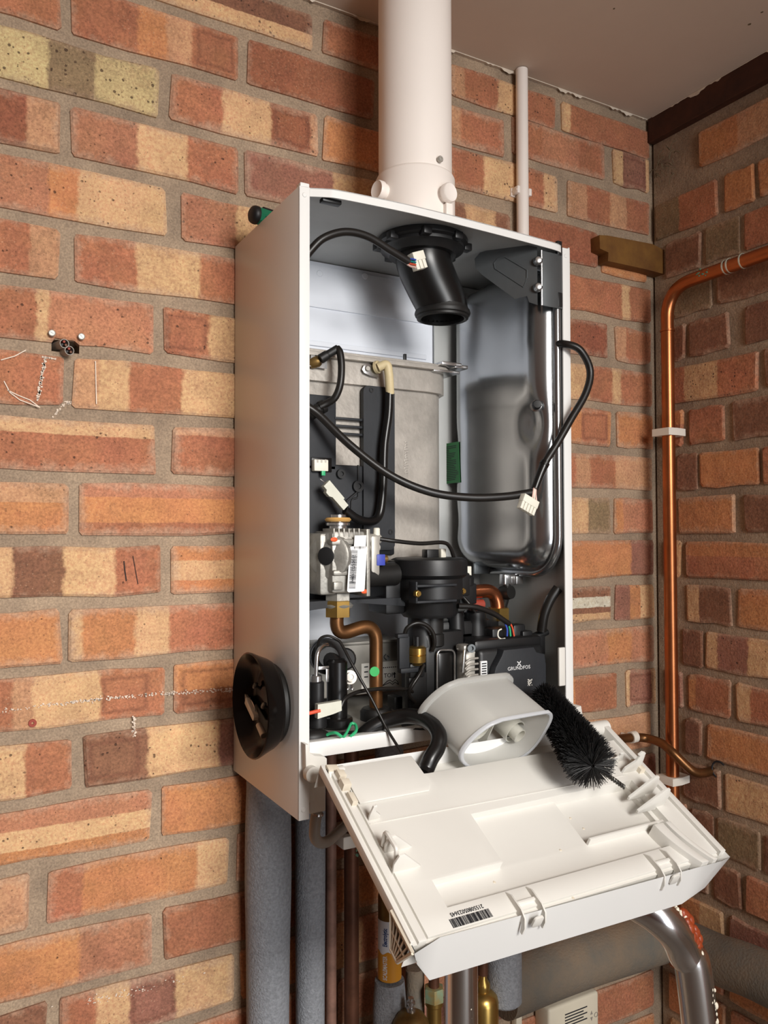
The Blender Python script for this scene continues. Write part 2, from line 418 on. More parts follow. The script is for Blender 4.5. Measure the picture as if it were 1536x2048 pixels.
    sp = math_('MULTIPLY', math_('SUBTRACT', math_('MULTIPLY', math_('POWER', vr.outputs[0], 2.), math_('ADD', .26, math_('MULTIPLY', ms.outputs[1], .16))), math_('ADD', vo.outputs['Distance'], math_('MULTIPLY', math_('SUBTRACT', noise(300., 2.), .5), .25))), 9., True)
    gate = math_('MULTIPLY', math_('SUBTRACT', noise(45., 2.), math_('SUBTRACT', .72, math_('MULTIPLY', ms.outputs[1], .32))), 12., True)
    sp = math_('MULTIPLY', math_('MULTIPLY', sp, gate), .8)
    mx = nn(nt, 'ShaderNodeMixRGB'); L(sp, mx.inputs[0]); L(col, mx.inputs[1]); mx.inputs[2].default_value = (*lin((70, 44, 30)), 1); col = mx.outputs[0]
    # mortar smear and lime bloom creeping in from the arrises
    ex = math_('MULTIPLY', math_('ABSOLUTE', math_('SUBTRACT', gx, .5)), 2.); ez = math_('MULTIPLY', math_('ABSOLUTE', math_('SUBTRACT', gz, .5)), 2.)
    ex = math_('SUBTRACT', 1., math_('MULTIPLY', math_('SUBTRACT', 1., ex), 3.2))
    ed = math_('MAXIMUM', ex, ez)
    k = math_('ADD', math_('SUBTRACT', ed, 1.32), math_('MULTIPLY', noise(60., 5., .7), 1.0)); k = math_('ADD', k, math_('MULTIPLY', ms.outputs[2], .25))
    k = math_('MULTIPLY', math_('MULTIPLY', k, 2.4, True), .7)
    mx = nn(nt, 'ShaderNodeMixRGB'); L(k, mx.inputs[0]); L(col, mx.inputs[1]); mx.inputs[2].default_value = (*lin((190, 156, 128)), 1); col = mx.outputs[0]
    gr = nn(nt, 'ShaderNodeMixRGB', blend_type='OVERLAY', i_Fac=.36); L(col, gr.inputs[1]); gs = nn(nt, 'ShaderNodeMapRange', i_From_Min=.3, i_From_Max=.7); L(noise(300., 4., .7), gs.inputs[0]); L(gs.outputs[0], gr.inputs[2])
    fs = nn(nt, 'ShaderNodeHueSaturation', i_Saturation=.92, i_Value=.97); L(gr.outputs[0], fs.inputs['Color']); L(fs.outputs[0], b.inputs['Base Color']); b.inputs['Roughness'].default_value = .88
    bp = nn(nt, 'ShaderNodeBump', i_Strength=.8, i_Distance=.003)
    hh = math_('ADD', noise(70., 6., .7), math_('MULTIPLY', sp, -.6)); L(hh, bp.inputs['Height']); L(bp.outputs[0], b.inputs['Normal'])
    MATS['brick'] = m
brick_mat()

PAL = {'r': (176, 106, 66), 'R': (156, 88, 54), 'o': (198, 126, 68), 'y': (214, 166, 114), 'p': (182, 116, 78), 'd': (136, 88, 60), 'b': (198, 142, 98),
       'g': (200, 174, 118), 'k': (140, 114, 80), 'm': (152, 96, 74), 'w': (214, 204, 180)}
NAMES = ["A'"]+list('ABCDEFGHIJKLMNOPQRSTU')
PITCHZ = .0775
ROWZ = {n: 1.7432+PITCHZ*(8-k)+.031 for k, n in enumerate(NAMES)}   # centre height of every course
def parse(s):
    ori = 0.
    if s[0] == '-': ori = 1.; s = s[1:]
    cols = []; bands = []; i = 0
    while i < len(s):
        cols.append(s[i]); j = i+1
        while j < len(s) and s[j].isdigit(): j += 1
        if j > i+1: bands.append(int(s[i+1:j])/100)
        i = j
    while len(cols) > 4: cols.pop(); bands.pop()
    while len(cols) < 4: cols.append(cols[-1])
    while len(bands) < 3: bands.append(2.)
    return ori, [lin(PAL[c]) for c in cols], bands[:3], ('g' in s or 'y' in s and R.random() < .5)
def brick_mesh(hw, hh, seed, notch=None):
    """a worn brick face: irregular outline, arris, sides going back into the wall; local x along, z up, y into the wall"""
    rr = random.Random(seed); bm = bmesh.new(); j = .0026
    def P(x, z): return (x+rr.uniform(-j, j), z+rr.uniform(-j, j))
    c_ = [rr.uniform(.0015, .0055) for _ in range(8)]; U = rr.uniform; hs_ = [hh+U(-.0018, .0018) for _ in range(4)]; ws_ = [hw+U(-.0022, .0022) for _ in range(4)]
    o = [(-ws_[0]+c_[0], -hs_[0]), P(-hw*.35, -hh), P(hw*.38, -hh), (ws_[1]-c_[1], -hs_[1]), (ws_[1], -hs_[1]+c_[2]), (ws_[2], hs_[2]-c_[3]), (ws_[2]-c_[4], hs_[2]), P(hw*.33, hh), P(-hw*.4, hh), (-ws_[3]+c_[5], hs_[3]), (-ws_[3], hs_[3]-c_[6]), (-ws_[0], -hs_[0]+c_[7])]
    if notch:
        a, c, d = notch
        o = [o[0], (a, -hh), (a+.004, -hh+d), (c-.006, -hh+d*.8), (c, -hh)]+o[2:]
    tilt = rr.uniform(-.0012, .0012); pr = rr.uniform(-.001, .0012)
    n = len(o); s = 1-.0028/hh*1.0
    F = [bm.verts.new((x*(1-.0030/hw), pr-tilt*x/hw, z*(1-.0030/hh))) for x, z in o]
    A = [bm.verts.new((x, .0022, z)) for x, z in o]
    B = [bm.verts.new((x, .014, z)) for x, z in o]
    bm.faces.new(F[::-1])
    for k in range(n):
        k2 = (k+1) % n
        bm.faces.new([F[k], F[k2], A[k2], A[k]]); bm.faces.new([A[k], A[k2], B[k2], B[k]])
    bmesh.ops.recalc_face_normals(bm, faces=bm.faces[:])
    # outward means towards the room (-y)
    me = bpy.data.meshes.new('brick'); bm.normal_update()
    bm.to_mesh(me); bm.free()
    me.materials.append(MATS['brick'])
    return me
SEED = [100]
def put_brick(wall, side, a0, a1, zc, spec, h=None, notch=None):
    """a0..a1 along the wall (x on the back wall, y on the right wall)"""
    SEED[0] += 1; rr = random.Random(SEED[0]*17)
    h = h or rr.uniform(.0605, .0645)
    me = brick_mesh((a1-a0)/2, h/2, SEED[0], notch)
    o = bpy.data.objects.new('brick', me); COL.objects.link(o); o.parent = wall
    if side == 'back': o.location = ((a0+a1)/2, 0, zc)
    else: o.location = (XR, (a0+a1)/2, zc); o.rotation_euler = (0, 0, -math.pi/2)
    ring_ = (0., 1., 0.)
    if '@' in spec: spec, q_ = spec.split('@'); q_ = q_.split(','); ring_ = (int(q_[0])/100, int(q_[1])/100, .55)
    o['ring'] = [float(v) for v in ring_]
    ori, cols, bands, spots = parse(spec)
    for i, c in enumerate(cols): k_ = rr.uniform(.9, 1.08); o['c%d' % (i+1)] = [float(v*k_) for v in c]
    o['bands'] = [float(v) for v in bands]; o['misc'] = [ori, 1.3 if 'g' in spec else (.75 if spots else .35), rr.uniform(0, .9)]
    return o

# pixel columns where each course's bricks begin and end, left to right, with their colour bands
BACK = {
 "A'": [(280, 628, '-y40d'), (648, 890, 'r'), (902, 1112, 'b12r42y60r'), (1125, 1301, 'y9r')],
 'A': [(-200, 121, 'r'), (142, 475, 'r38o55b70r@85,12'), (498, 750, 'R'), (764, 1011, 'b62r'), (1027, 1212, 'r30p70r'), (1229, 1301, 'y25m88y@56,32')],
 'B': [(-46, 319, 'g37k63g'), (342, 637, 'r33y66R94b@81,13'), (648, 886, 'o'), (900, 1117, 'r30y64r86y'), (1136, 1307, 'b22r50b70r')],
 'C': [(-205, 121, 'R78b'), (142, 478, 'p37y67r'), (490, 758, 'm64y'), (772, 1024, 'd62y86d'), (1036, 1196, 'R')],
 'D': [(-14, 333, 'p30o47y'), (362, 640, 'p38y62p'), (1110, 1302, 'r67y76r')],
 'E': [(-215, 121, 'r80b'), (148, 485, 'r35y73r'), (1100, 1217, 'y30R'), (1233, 1310, 'b28r')],
 'F': [(-36, 310, 'r30y37p'), (330, 650, 'r26y52r@13,12'), (1110, 1311, 'y34r57y66r')],
 'G': [(-210, 127, 'r'), (148, 478, 'b15y32r63y'), (1090, 1224, 'o52r92o@73,20'), (1237, 1312, 'o')],
 'H': [(-30, 312, '-r70y'), (344, 650, '-r80b'), (1110, 1312, 'r20b34r60b')],
 'I': [(-200, 137, '-o60b'), (158, 486, '-r25o72p'), (1100, 1222, 'y62k'), (1230, 1312, 'o20p')],
 'J': [(-18, 325, 'y11d40y71r'), (344, 640, '-o28y66o'), (1105, 1314, 'o76m')],
 'K': [(-215, 123, 'o'), (136, 480, 'y7o36y56r'), (1100, 1224, '-y26d42w70d'), (1233, 1314, 'm36o62y')],
 'L': [(-30, 333, 'r14b25y62r@76,14'), (346, 610, '-r45o@30,26'), (1105, 1316, 'y15p52o76p')],
 'M': [(-200, 142, 'r36y71r'), (169, 500, 'd36y80m@17,15'), (1100, 1235, 'o35r'), (1255, 1316, 'y12m82y@48,40')],
 'N': [(-50, 302, '-o26y62p'), (324, 610, 'o'), (1120, 1304, 'b')],
 'O': [(-255, 58, 'r66b'), (96, 458, 'r18o80y'), (474, 740, 'r'), (1222, 1316, 'm')],
 'P': [(-70, 304, 'o58p'), (329, 640, 'r'), (1095, 1312, 'b40o')],
 'Q': [(-240, 92, 'd'), (121, 467, 'r19y37m64y@51,13'), (482, 640, 'o')],
 'R': [(-60, 350, 'y40r'), (375, 660, 'r')],
}
RIGHT = {
 'A': [(1303, 1388, None), (1397, 1610, 'o40b')],
 'B': [(1309, 1432, 'k42r'), (1446, 1505, 'o'), (1516, 1660, 'o')],
 'C': [(1331, 1400, 'd'), (1410, 1478, 'k'), (1486, 1640, 'r')],
 'D': [(1345, 1420, 'k'), (1431, 1640, 'd')],
 'E': [(1345, 1368, 'd'), (1377, 1456, 'd'), (1486, 1650, 'd')],
 'F': [(1345, 1514, 'r15y55r'), (1528, 1660, 'd')],
 'G': [(1375, 1446, 'r'), (1462, 1640, 'd')],
 'H': [(1352, 1392, 'd'), (1399, 1515, 'o'), (1526, 1680, 'r')],
 'I': [(1355, 1466, 'o'), (1488, 1650, 'd')],
 'J': [(1370, 1640, '-r60o')],
 'K': [(1370, 1460, 'y30d'), (1474, 1640, 'o')],
 'L': [(1362, 1402, 'd'), (1411, 1640, 'y12m40y')],
 'M': [(1375, 1459, 'o20r'), (1472, 1660, 'y18r')],
 'N': [(1370, 1402, 'd'), (1412, 1670, 'o')],
 'O': [(1365, 1440, 'd'), (1449, 1650, 'y')],
 'P': [(1380, 1424, 'd'), (1432, 1516, 'k'), (1526, 1690, 'd')],
 'Q': [(1370, 1415, 'd'), (1425, 1480, 'd'), (1490, 1650, 'r')],
}
DZB = {('A', 1): .012, ('B', 1): .009, ('C', 1): .006}
FILL = ['r', 'o', 'r35y65r', 'p', 'o60y', 'r', '-r60o', 'y25r75y', 'm', 'o']
HOLE = (at(104, 690, y=0).x, at(160, 690, y=0).x, at(130, 703, y=0).z, at(130, 676, y=0).z)
bm = bmnew()     # mortar bed of the back wall, with the cable hole left open
x0, x1, z0, z1 = HOLE; z1 -= .002; MY = .0052
box(bm, (-1.1, MY, 0), (x0, .12, ZC)); box(bm, (x1, MY, 0), (XR+.12, .12, ZC)); box(bm, (x0, MY, 0), (x1, .12, z0)); box(bm, (x0, MY, z1), (x1, .12, ZC)); box(bm, (x0, .055, z0), (x1, .12, z1))
wall_back = struct('wall_back', bm, 'mortar')
bm = bmnew(); box(bm, (XR+.0052, -1.6, 0), (XR+.12, .0, ZC))
wall_right = struct('wall_right', bm, 'mortar')
def fill(wall, side, row, used, lo, hi, zc):
    used = sorted(used); edges = [(lo-.3, lo)]+used+[(hi, hi+.3)]
    for (a, b), (c, d) in zip(edges[:-1], edges[1:]):
        s = b+.012; e = c-.012
        while e-s > .035:
            L = min(.213, e-s)
            if 0 < e-s-L < .05: L = (e-s)/2-.006 if e-s > .16 else e-s
            put_brick(wall, side, s, s+L, zc, FILL[R.randrange(len(FILL))]); s += L+.012
for row in NAMES:
    zr = ROWZ[row]; used = []
    for i, (a, b, sp) in enumerate(BACK.get(row, [])):
        p = at(a, 0, y=0)
        # column on the course's own centre line
        def colx(px):
            lo_, hi_ = -1.4, 1.0
            for _ in range(40):
                m_ = (lo_+hi_)/2; d = V((m_, 0, zr))-CAM
                if 768+FPX*d.dot(CR)/d.dot(CF) < px: lo_ = m_
                else: hi_ = m_
            return lo_
        xa, xb = colx(a), min(colx(b), XR-.004); used.append((xa, xb))
        dz = DZB.get((row, 1), 0) if a > 880 else 0
        hgt = .052 if row == "A'" else None
        notch = None
        if row == 'F' and i == 0:
            c = (xa+xb)/2; notch = (HOLE[0]-c, HOLE[1]-c, HOLE[3]-(zr-.031))
        put_brick(wall_back, 'back', xa, xb, zr+dz-(.006 if row == "A'" else 0), sp, hgt, notch)
    fill(wall_back, 'back', row, used, -.72, XR-.002, zr-(.006 if row == "A'" else 0))
    used = []
    for a, b, sp in RIGHT.get(row, []):
        def coly(px):
            lo_, hi_ = -.85, .05
            for _ in range(40):
                m_ = (lo_+hi_)/2; d = V((XR, m_, zr))-CAM
                if 768+FPX*d.dot(CR)/d.dot(CF) > px: lo_ = m_
                else: hi_ = m_
            return lo_
        ya, yb = coly(b), min(coly(a), -.004); used.append((ya, yb))
        if sp: put_brick(wall_right, 'right', ya, yb, zr+(.018 if row == 'A' else 0), sp)
    if row != "A'": fill(wall_right, 'right', row, used, -.72, -.006, zr+(.018 if row == 'A' else 0))

bm = bmnew(); box(bm, (-2.3, -3.6, ZC), (XR+.12, .12, ZC+.1)); ceiling = struct('ceiling', bm, 'ceiling_board')
bm = bmnew(); box(bm, (-2.3, -3.6, -.1), (XR+.12, .12, 0)); struct('floor', bm, 'floor_concrete')
bm = bmnew(); box(bm, (-2.3, -3.6, 0), (-2.2, .12, ZC)); box(bm, (-2.3, .005, 0), (-1.1, .12, ZC)); struct('wall_left', bm, 'far_brick')
bm = bmnew(); box(bm, (-2.3, -3.7, 0), (-.2, -3.6, ZC)); box(bm, (-.2, -3.7, 2.2), (XR+.12, -3.6, ZC)); box(bm, (XR-.05, -3.7, 0), (XR+.12, -3.6, 2.2)); struct('wall_rear', bm, 'far_brick')  # unseen wall, added to keep light off left-facing sides; opening placed for the light
bm = bmnew(); box(bm, (XR, -3.6, 0), (XR+.12, -1.6, ZC)); struct('wall_side', bm, 'far_brick')
# timber wall plate along the head of the right wall
bm = bmnew(); box(bm, (XR-.010, -1.6, 2.389), (XR+.02, -.001, 2.4345), .0015); trim = struct('trim_1', bm, 'timber_dark')
def ragged(bm, p0, p1, up, nrm, w0, w1, n, t, seed):
    """ragged strip of old paint between two points"""
    rr = random.Random(seed); p0 = V(p0); p1 = V(p1); up = V(up); nrm = V(nrm); A = []; B = []
    for k in range(n+1):
        q = p0.lerp(p1, k/n); ww = w0+(w1-w0)*max(0., math.sin(k*.11+seed)*.5+math.sin(k*.37+seed*2)*.35+math.sin(k*1.3)*.15)*rr.uniform(.75, 1.)
        A.append(bm.verts.new(q+nrm*t)); B.append(bm.verts.new(q+up*ww+nrm*t*.6))
    for k in range(n): bm.faces.new([A[k], A[k+1], B[k+1], B[k]])
bm = bmnew(); ragged(bm, (XR-.010, -.012, 2.4335), (XR-.010, -.7, 2.4335), (0, 0, -1), (-1, 0, 0), .001, .009, 240, .0008, 4); obj('paint_smear', bm, 'paint_flake', trim, None)
bm = bmnew(); ragged(bm, (.1, 0, 2.4335), (XR-.012, 0, 2.4335), (0, 0, -1), (0, -1, 0), .001, .008, 300, .0022, 9); obj('paint_smear', bm, 'paint_flake', ceiling, None)
bm = bmnew()
for k in range(9):
    q = V((R.uniform(.2, .75), -R.uniform(.1, .5), ZC-.0004)); r_ = R.uniform(.0012, .003); prism(bm, [(r_*math.cos(a)*R.uniform(.6, 1), r_*math.sin(a)) for a in [i*1.05 for i in range(6)]], q, (1, 0, 0), (0, 1, 0), (0, 0, 1), .0005)
obj('speck', bm, 'web', ceiling, None, kind='stuff')
# cobweb clump in the upper corner
bm = bmnew(); rr = random.Random(5)
for k in range(26):
    p = V((XR-.004-rr.uniform(0, .003), -rr.uniform(.008, .06), rr.uniform(2.31, 2.37))); q = p+V((rr.uniform(-.004, .0), rr.uniform(-.016, .016), rr.uniform(-.02, .014)))
    tube(bm, [p, (p+q)/2+V((-.003, 0, .003)), q], .0007, 4, 3)
obj('cobweb', bm, 'web', wall_right, None, kind='stuff')
# chalk, pen and paint marks on the bricks
def stroke(bm, pts, wpx, y=-.0016):
    P = [at(a, b, y=y) for a, b in pts]
    for a, b in zip(P[:-1], P[1:]):
        d = (b-a).normalized(); nrm = V((-d.z, 0, d.x))*wpx*.0006/2
        q = [a-nrm, b-nrm, b+nrm, a+nrm]; vs_ = [bm.verts.new(v) for v in q]; bm.faces.new(vs_)
bm = bmnew(); rr = random.Random(11)
for k in range(60):
    t = k/60; x = 90-14*t+rr.uniform(-2.5, 2.5); y = 716+84*t
    if rr.random() < .8: stroke(bm, [(x, y), (x+rr.uniform(-2, 2), y+3)], rr.uniform(1.5, 5))
for k in range(16):
    x = 84+k*1.7; stroke(bm, [(x, 713+k*.3+rr.uniform(-1, 1)), (x+2.5, 714+k*.3)], rr.uniform(1.5, 4))
for P in ([(8, 762), (20, 785), (40, 800), (78, 814)], [(15, 780), (35, 790), (60, 800), (80, 815)], [(2, 720), (30, 712), (52, 700)]): stroke(bm, P, 2)

for k in range(40):
    t = rr.random(); x = 104+46*t; y = 834-28*min(1., t*1.8)+rr.gauss(0, 1.5); stroke(bm, [(x, y), (x+rr.uniform(2, 4), y-1)], rr.uniform(1, 4), .0048)
stroke(bm, [(191, 722), (193, 808)], 2.0)
obj('chalk_mark', bm, 'chalk', wall_back, None)
bm = bmnew()
for k in range(330):
    t = rr.random(); x = 466*t; y = 1422-6*math.sin(t*3)-42*t+rr.gauss(0, 2.2)
    if .05 < t < .3 and rr.random() < .5: continue
    stroke(bm, [(x, y), (x+rr.uniform(1, 4), y+rr.uniform(-.8, .8))], rr.uniform(.8, 3))
for k in range(60):
    x = 255+rr.gauss(0, 60); y = 1985-(x-255)*.22+rr.gauss(0, 5); stroke(bm, [(x, y), (x+rr.uniform(1, 4), y-1)], rr.uniform(.8, 3))
for k in range(26): stroke(bm, [(268+rr.gauss(0, 2), 1432+k*1.6), (268+rr.gauss(0, 2), 1434+k*1.6)], rr.uniform(1, 5))
obj('paint_splash', bm, 'chalk', wall_back, None, kind='stuff')
bm = bmnew(); stroke(bm, [(248, 1122), (250, 1142), (253, 1162)], 2.6); stroke(bm, [(266, 1112), (271, 1140), (276, 1168)], 1.6); obj('pen_mark', bm, 'pen', wall_back, None)
# ------------------------------------------------------------------ the boiler on the back wall
W_, D_, ZB, ZT = .4, .2191, 1.35, 2.0548
boiler = thing('boiler', 'open white wall-hung gas boiler with its front hinged down', 'boiler', (.2, -.11, ZB))
B = boiler
def part(name, bm, m, parent=None, **k): return obj(name, bm, m, parent or B, **k)

# casing
bm = bmnew(); box(bm, (0, -D_, ZB), (.002, -.001, ZT), .0006); box(bm, (0, -D_-.0006, ZB), (.0128, -D_+.0025, ZT), .001)
box(bm, (.0012, -D_, ZT-.002), (.0125, -D_+.012, ZT+.0045), .001)
left_side = part('side_panel', bm, 'white_paint', label='plain white left side panel with folded front edge')
bm = bmnew()
for q in ((609, 390), (607, 1620)): p = at(*q, y=-D_-.0006); lathe(bm, [(0, 0), (.003, 0), (.0022, .0009), (0, .001)], p, (0, -1, 0), 12)
part('rivet', bm, 'white_paint', left_side)
bm = bmnew(); box(bm, (.398, -D_, ZB), (.4, -.001, ZT), .0006); box(bm, (.3868, -D_-.0006, ZB), (.4, -D_+.0025, ZT-.002), .001); right_side = part('side_panel', bm, 'white_paint')
bm = bmnew()
for q in ((1131, 512),): p = at(*q, y=-D_-.0006); lathe(bm, [(0, 0), (.003, 0), (.0022, .0009), (0, .001)], p, (0, -1, 0), 12)
part('rivet', bm, 'white_paint', right_side)
# top, bowed forward in plan
arc = [(.0128, -D_), (.030, -.2262), (.0441, -.2299), (.0937, -.2329), (.1465, -.2345), (.2202, -.2325), (.29, -.2292), (.345, -.2256), (.370, -.2236), (.382, -.2205), (.389, -.214), (.391, -.204)]
arc = [tuple(p) for p in [(v.x, v.y) for v in smooth_path([(a, b, 0) for a, b in arc], 4)]]
bm = bmnew(); prism(bm, [(.002, -.002)]+[(.002, -D_)]+arc+[(.398, -.2)]+[(.398, -.002)], (0, 0, ZT-.0012), (1, 0, 0), (0, 1, 0), (0, 0, 1), .0012)
inner = [(a, b+.0016) for a, b in arc]
prism(bm, arc+inner[::-1], (0, 0, ZT-.0098), (1, 0, 0), (0, 1, 0), (0, 0, 1), .0098)
part('top_panel', bm, 'white_paint', label='white top panel with bowed front lip')
# grey sheet liner
bm = bmnew(); prism(bm, [(.003, -.004), (.003, -D_+.004)]+[(a, b+.0022) for a, b in arc]+[(.397, -.2), (.397, -.004)], (0, 0, ZT-.0028), (1, 0, 0), (0, 1, 0), (0, 0, 1), .0012)
part('top_liner', bm, 'liner_grey', label='grey sheet metal underside of the top')
bm = bmnew(); box(bm, (.3955, -D_+.004, 1.435), (.3975, -.01, ZT-.004)); box(bm, (.312, -.0155, 1.435), (.3955, -.0125, ZT-.004), .0005); part('side_liner', bm, 'liner_grey')
bm = bmnew(); box(bm, (.003, -.010, 1.433), (.396, -.004, ZT-.004), .0005)
box(bm, (.003, -.0125, 1.985), (.396, -.0095, 2.045), .001); box(bm, (.02, -.013, 1.93), (.30, -.0095, 1.9375), .001)
part('back_panel', bm, 'liner_white', label='pale back panel inside the case')
bm = bmnew()
for q, yy in (((639, 547), -.0125), ((730, 552), -.0125)): p = at(*q, y=yy); lathe(bm, [(0, 0), (.005, 0), (.004, .001), (0, .001)], p, (0, -1, 0), 14)
part('screw_boss', bm, 'liner_white')
# bottom tray with white front rail
bm = bmnew(); box(bm, (.0128, -D_-.0004, 1.4165), (.3868, -D_+.0016, 1.4335), .0006); box(bm, (.0128, -D_, 1.4325), (.3868, -D_+.012, 1.4338), .0004); part('front_rail', bm, 'white_paint')
bm = bmnew(); box(bm, (.002, -D_+.003, 1.428), (.396, -.006, 1.4318)); floor_tray = part('floor_tray', bm, 'dull_steel')
bm = bmnew(); p = at(845, 1450, z=1.4320); lathe(bm, [(.0, 0), (.026, 0), (.026, .0006), (.023, .0016), (.022, .0004), (0, .0004)], p, (0, 0, 1), 28); part('grommet', bm, 'black_rubber', floor_tray)
bm = bmnew(); box(bm, (.016, -.2, 1.4318), (.11, -.196, 1.4345), .001); part('seam_bead', bm, 'black_rubber', floor_tray)
# clip strip on the right flange
bm = bmnew(); pbox(bm, 1119, 1295, 1131, 1372, -D_-.0015, .004, .001); part('latch_strip', bm, 'white_plastic')
bm = bmnew()
for q in ((1118, 497), (1119, 600)): p = at(*q, y=-D_+.002); box(bm, p-V((.004, .002, .010)), p+V((.004, .004, .010)), .001)
part('case_clip', bm, 'black_plastic')
bm = bmnew()
p = at(665, 400, y=-.222); box(bm, p+V((-.012, 0, -.003)), p+V((.012, .01, .002)), .001)
part('top_catch', bm, 'black_plastic')

# ---- flue elbow under the top
EC = V((.206, -.150, ZT-.003))
bm = bmnew(); lathe(bm, [(.0, 0), (.058, 0), (.060, .002), (.060, .008), (.055, .010), (.055, .014), (.050, .016), (.044, .022), (.0, .022)], EC, (0, 0, -1), 48)
for k in range(8):
    a = k*math.pi/4+.3; c = EC+V((math.cos(a)*.058, math.sin(a)*.058, -.008)); box(bm, c-V((.006, .006, .006)), c+V((.006, .006, .004)), .0015)
elb_ring = None
e_end = at(885, 634, y=-.150)
pth = [EC+V((0, 0, -.015)), EC+V((.002, -.001, -.032)), EC.lerp(e_end, .62)+V((-.004, 0, .004)), e_end+V((-.0015, 0, .016)), e_end]
elbow = part('flue_elbow', bm, 'black_plastic', label='black plastic flue elbow hanging open')
bm = bmnew(); P = smooth_path(pth, 8); tube(bm, P, lambda t: .037-.004*t, 28, raw=True, cap=False)
tube(bm, P[::-1], lambda t: .029+.003*t, 28, raw=True, cap=False)
part('elbow_tube', bm, 'black_satin', elbow)
ax = (e_end-P[-4]).normalized(); bm = bmnew()
lathe(bm, [(.029, -.012), (.034, -.012), (.0345, -.008), (.0365, -.0075), (.0375, -.004), (.0365, -.001), (.0345, 0), (.0345, .003), (.031, .004), (.029, .003)], e_end, ax, 40, close=True)
part('seal_ring', bm, 'black_rubber', elbow)

# ---- expansion vessel standing against the right side
y0, y1, z0, z1, xb = -.208, -.014, 1.612, 2.035, .384
def vessel_h(y, z):
    r = .05
    dy = max(y0+r-y, y-(y1-r), 0.); dz = max(z0+r-z, z-(z1-r), 0.)
    d = r-math.hypot(dy, dz)           # distance in from the outline
    if d <= 0: return 0.
    t = min(1., d/.034); e = math.sqrt(max(0, 1-(1-t)**2))
    k_ = min(1., max(0., (y-y0-.03)/.12)); h = (.028+.021*k_*k_*(3-2*k_))*e
    zz = (z-1.815)/.030; yy = (y-(-.186))/.016    # dimple by the bolt
    h -= .010*math.exp(-zz*zz-yy*yy)*e
    for zc in (1.685, 1.80): h -= .006*math.exp(-((z-zc)/.02)**2-((y-(-.026))/.012)**2)*e
    return h
bm = bmnew(); ny, nz = 44, 84; G = []
for i in range(ny+1):
    row = []
    for j in range(nz+1):
        u = i/ny; v = j/nz; u = .5-.5*math.cos(math.pi*u)*(.55+.45*abs(math.cos(math.pi*u))); y = y0+(y1-y0)*u; z = z0+(z1-z0)*v
        # keep the grid inside the rounded outline
        r = .05; cy = min(max(y, y0+r), y1-r); cz = min(max(z, z0+r), z1-r); dd = math.hypot(y-cy, z-cz)
        if dd > r: y = cy+(y-cy)*r/dd; z = cz+(z-cz)*r/dd
        row.append(bm.verts.new((xb-vessel_h(y, z), y, z)))
    G.append(row)
for i in range(ny):
    for j in range(nz):
        try: bm.faces.new([G[i][j], G[i+1][j], G[i+1][j+1], G[i][j+1]])
        except ValueError: pass
vessel = part('expansion_vessel', bm, 'vessel', smooth=60, label='polished silver expansion vessel')
bm = bmnew(); out = rrect(y0-.003, z0-.003, y1+.003, z1+.003, .052, 10)
loop = [V((xb-.001, a, b)) for a, b in out]
def ring(bm, pts, r, seg=10):
    n = len(pts); rings = []
    c = sum(pts, V((0, 0, 0)))/n
    for i in range(n):
        t = (pts[(i+1) % n]-pts[i-1]).normalized(); e1 = V((1, 0, 0)); e2 = t.cross(e1)
        rings.append([bm.verts.new(pts[i]+(e1*math.cos(2*math.pi*k/seg)+e2*math.sin(2*math.pi*k/seg))*r) for k in range(seg)])
    for i in range(n):
        for k in range(seg): bm.faces.new([rings[i][k], rings[i][(k+1) % seg], rings[(i+1) % n][(k+1) % seg], rings[(i+1) % n][k]])
ring(bm, loop, .0062, 12); part('seam_rim', bm, 'vessel', vessel)
bm = bmnew(); ring(bm, [V((xb-.004, a, b)) for a, b in rrect(y0+.008, z0+.008, y1-.008, z1-.008, .044, 10)], .0022, 8); part('seam_bead', bm, 'vessel', vessel)
bm = bmnew(); p = at(1072, 812, x=.362); lathe(bm, [(0, 0), (.008, 0), (.008, .002), (.0055, .003), (.0045, .006), (0, .006)], p, (-.75, -.65, 0), 20); part('washer', bm, 'steel', vessel)
bm = bmnew(); lathe(bm, [(0, .003), (.006, .003), (.0064, .013), (.005, .017), (0, .0175)], p, (-.55, -.83, 0), 16); part('bolt_cap', bm, 'black_rubber', vessel)
# green notice on the vessel
c0 = at(903, 926, x=.3342); ey = V((0, -1, 0)); up = V((0, .06, 1)).normalized(); nx = V((-1, 0, 0))
bm = bmnew(); prism(bm, [(-.021, -.031), (.021, -.031), (.021, .031), (-.021, .031)], c0, ey, up, nx, .0006); gl = part('notice_label', bm, 'label_green', vessel, label='green printed notice')
bm = bmnew(); rr = random.Random(2)
for k in range(20):
    z = .026-k*.0027; L = rr.uniform(.012, .034) if k < 8 else rr.uniform(.024, .036); prism(bm, [(-.018, z), (-.018+L, z), (-.018+L, z-.0011), (-.018, z-.0011)], c0+nx*.0006, ey, up, nx, .0002)
o = obj('printed_lines', bm, 'ink', vessel)
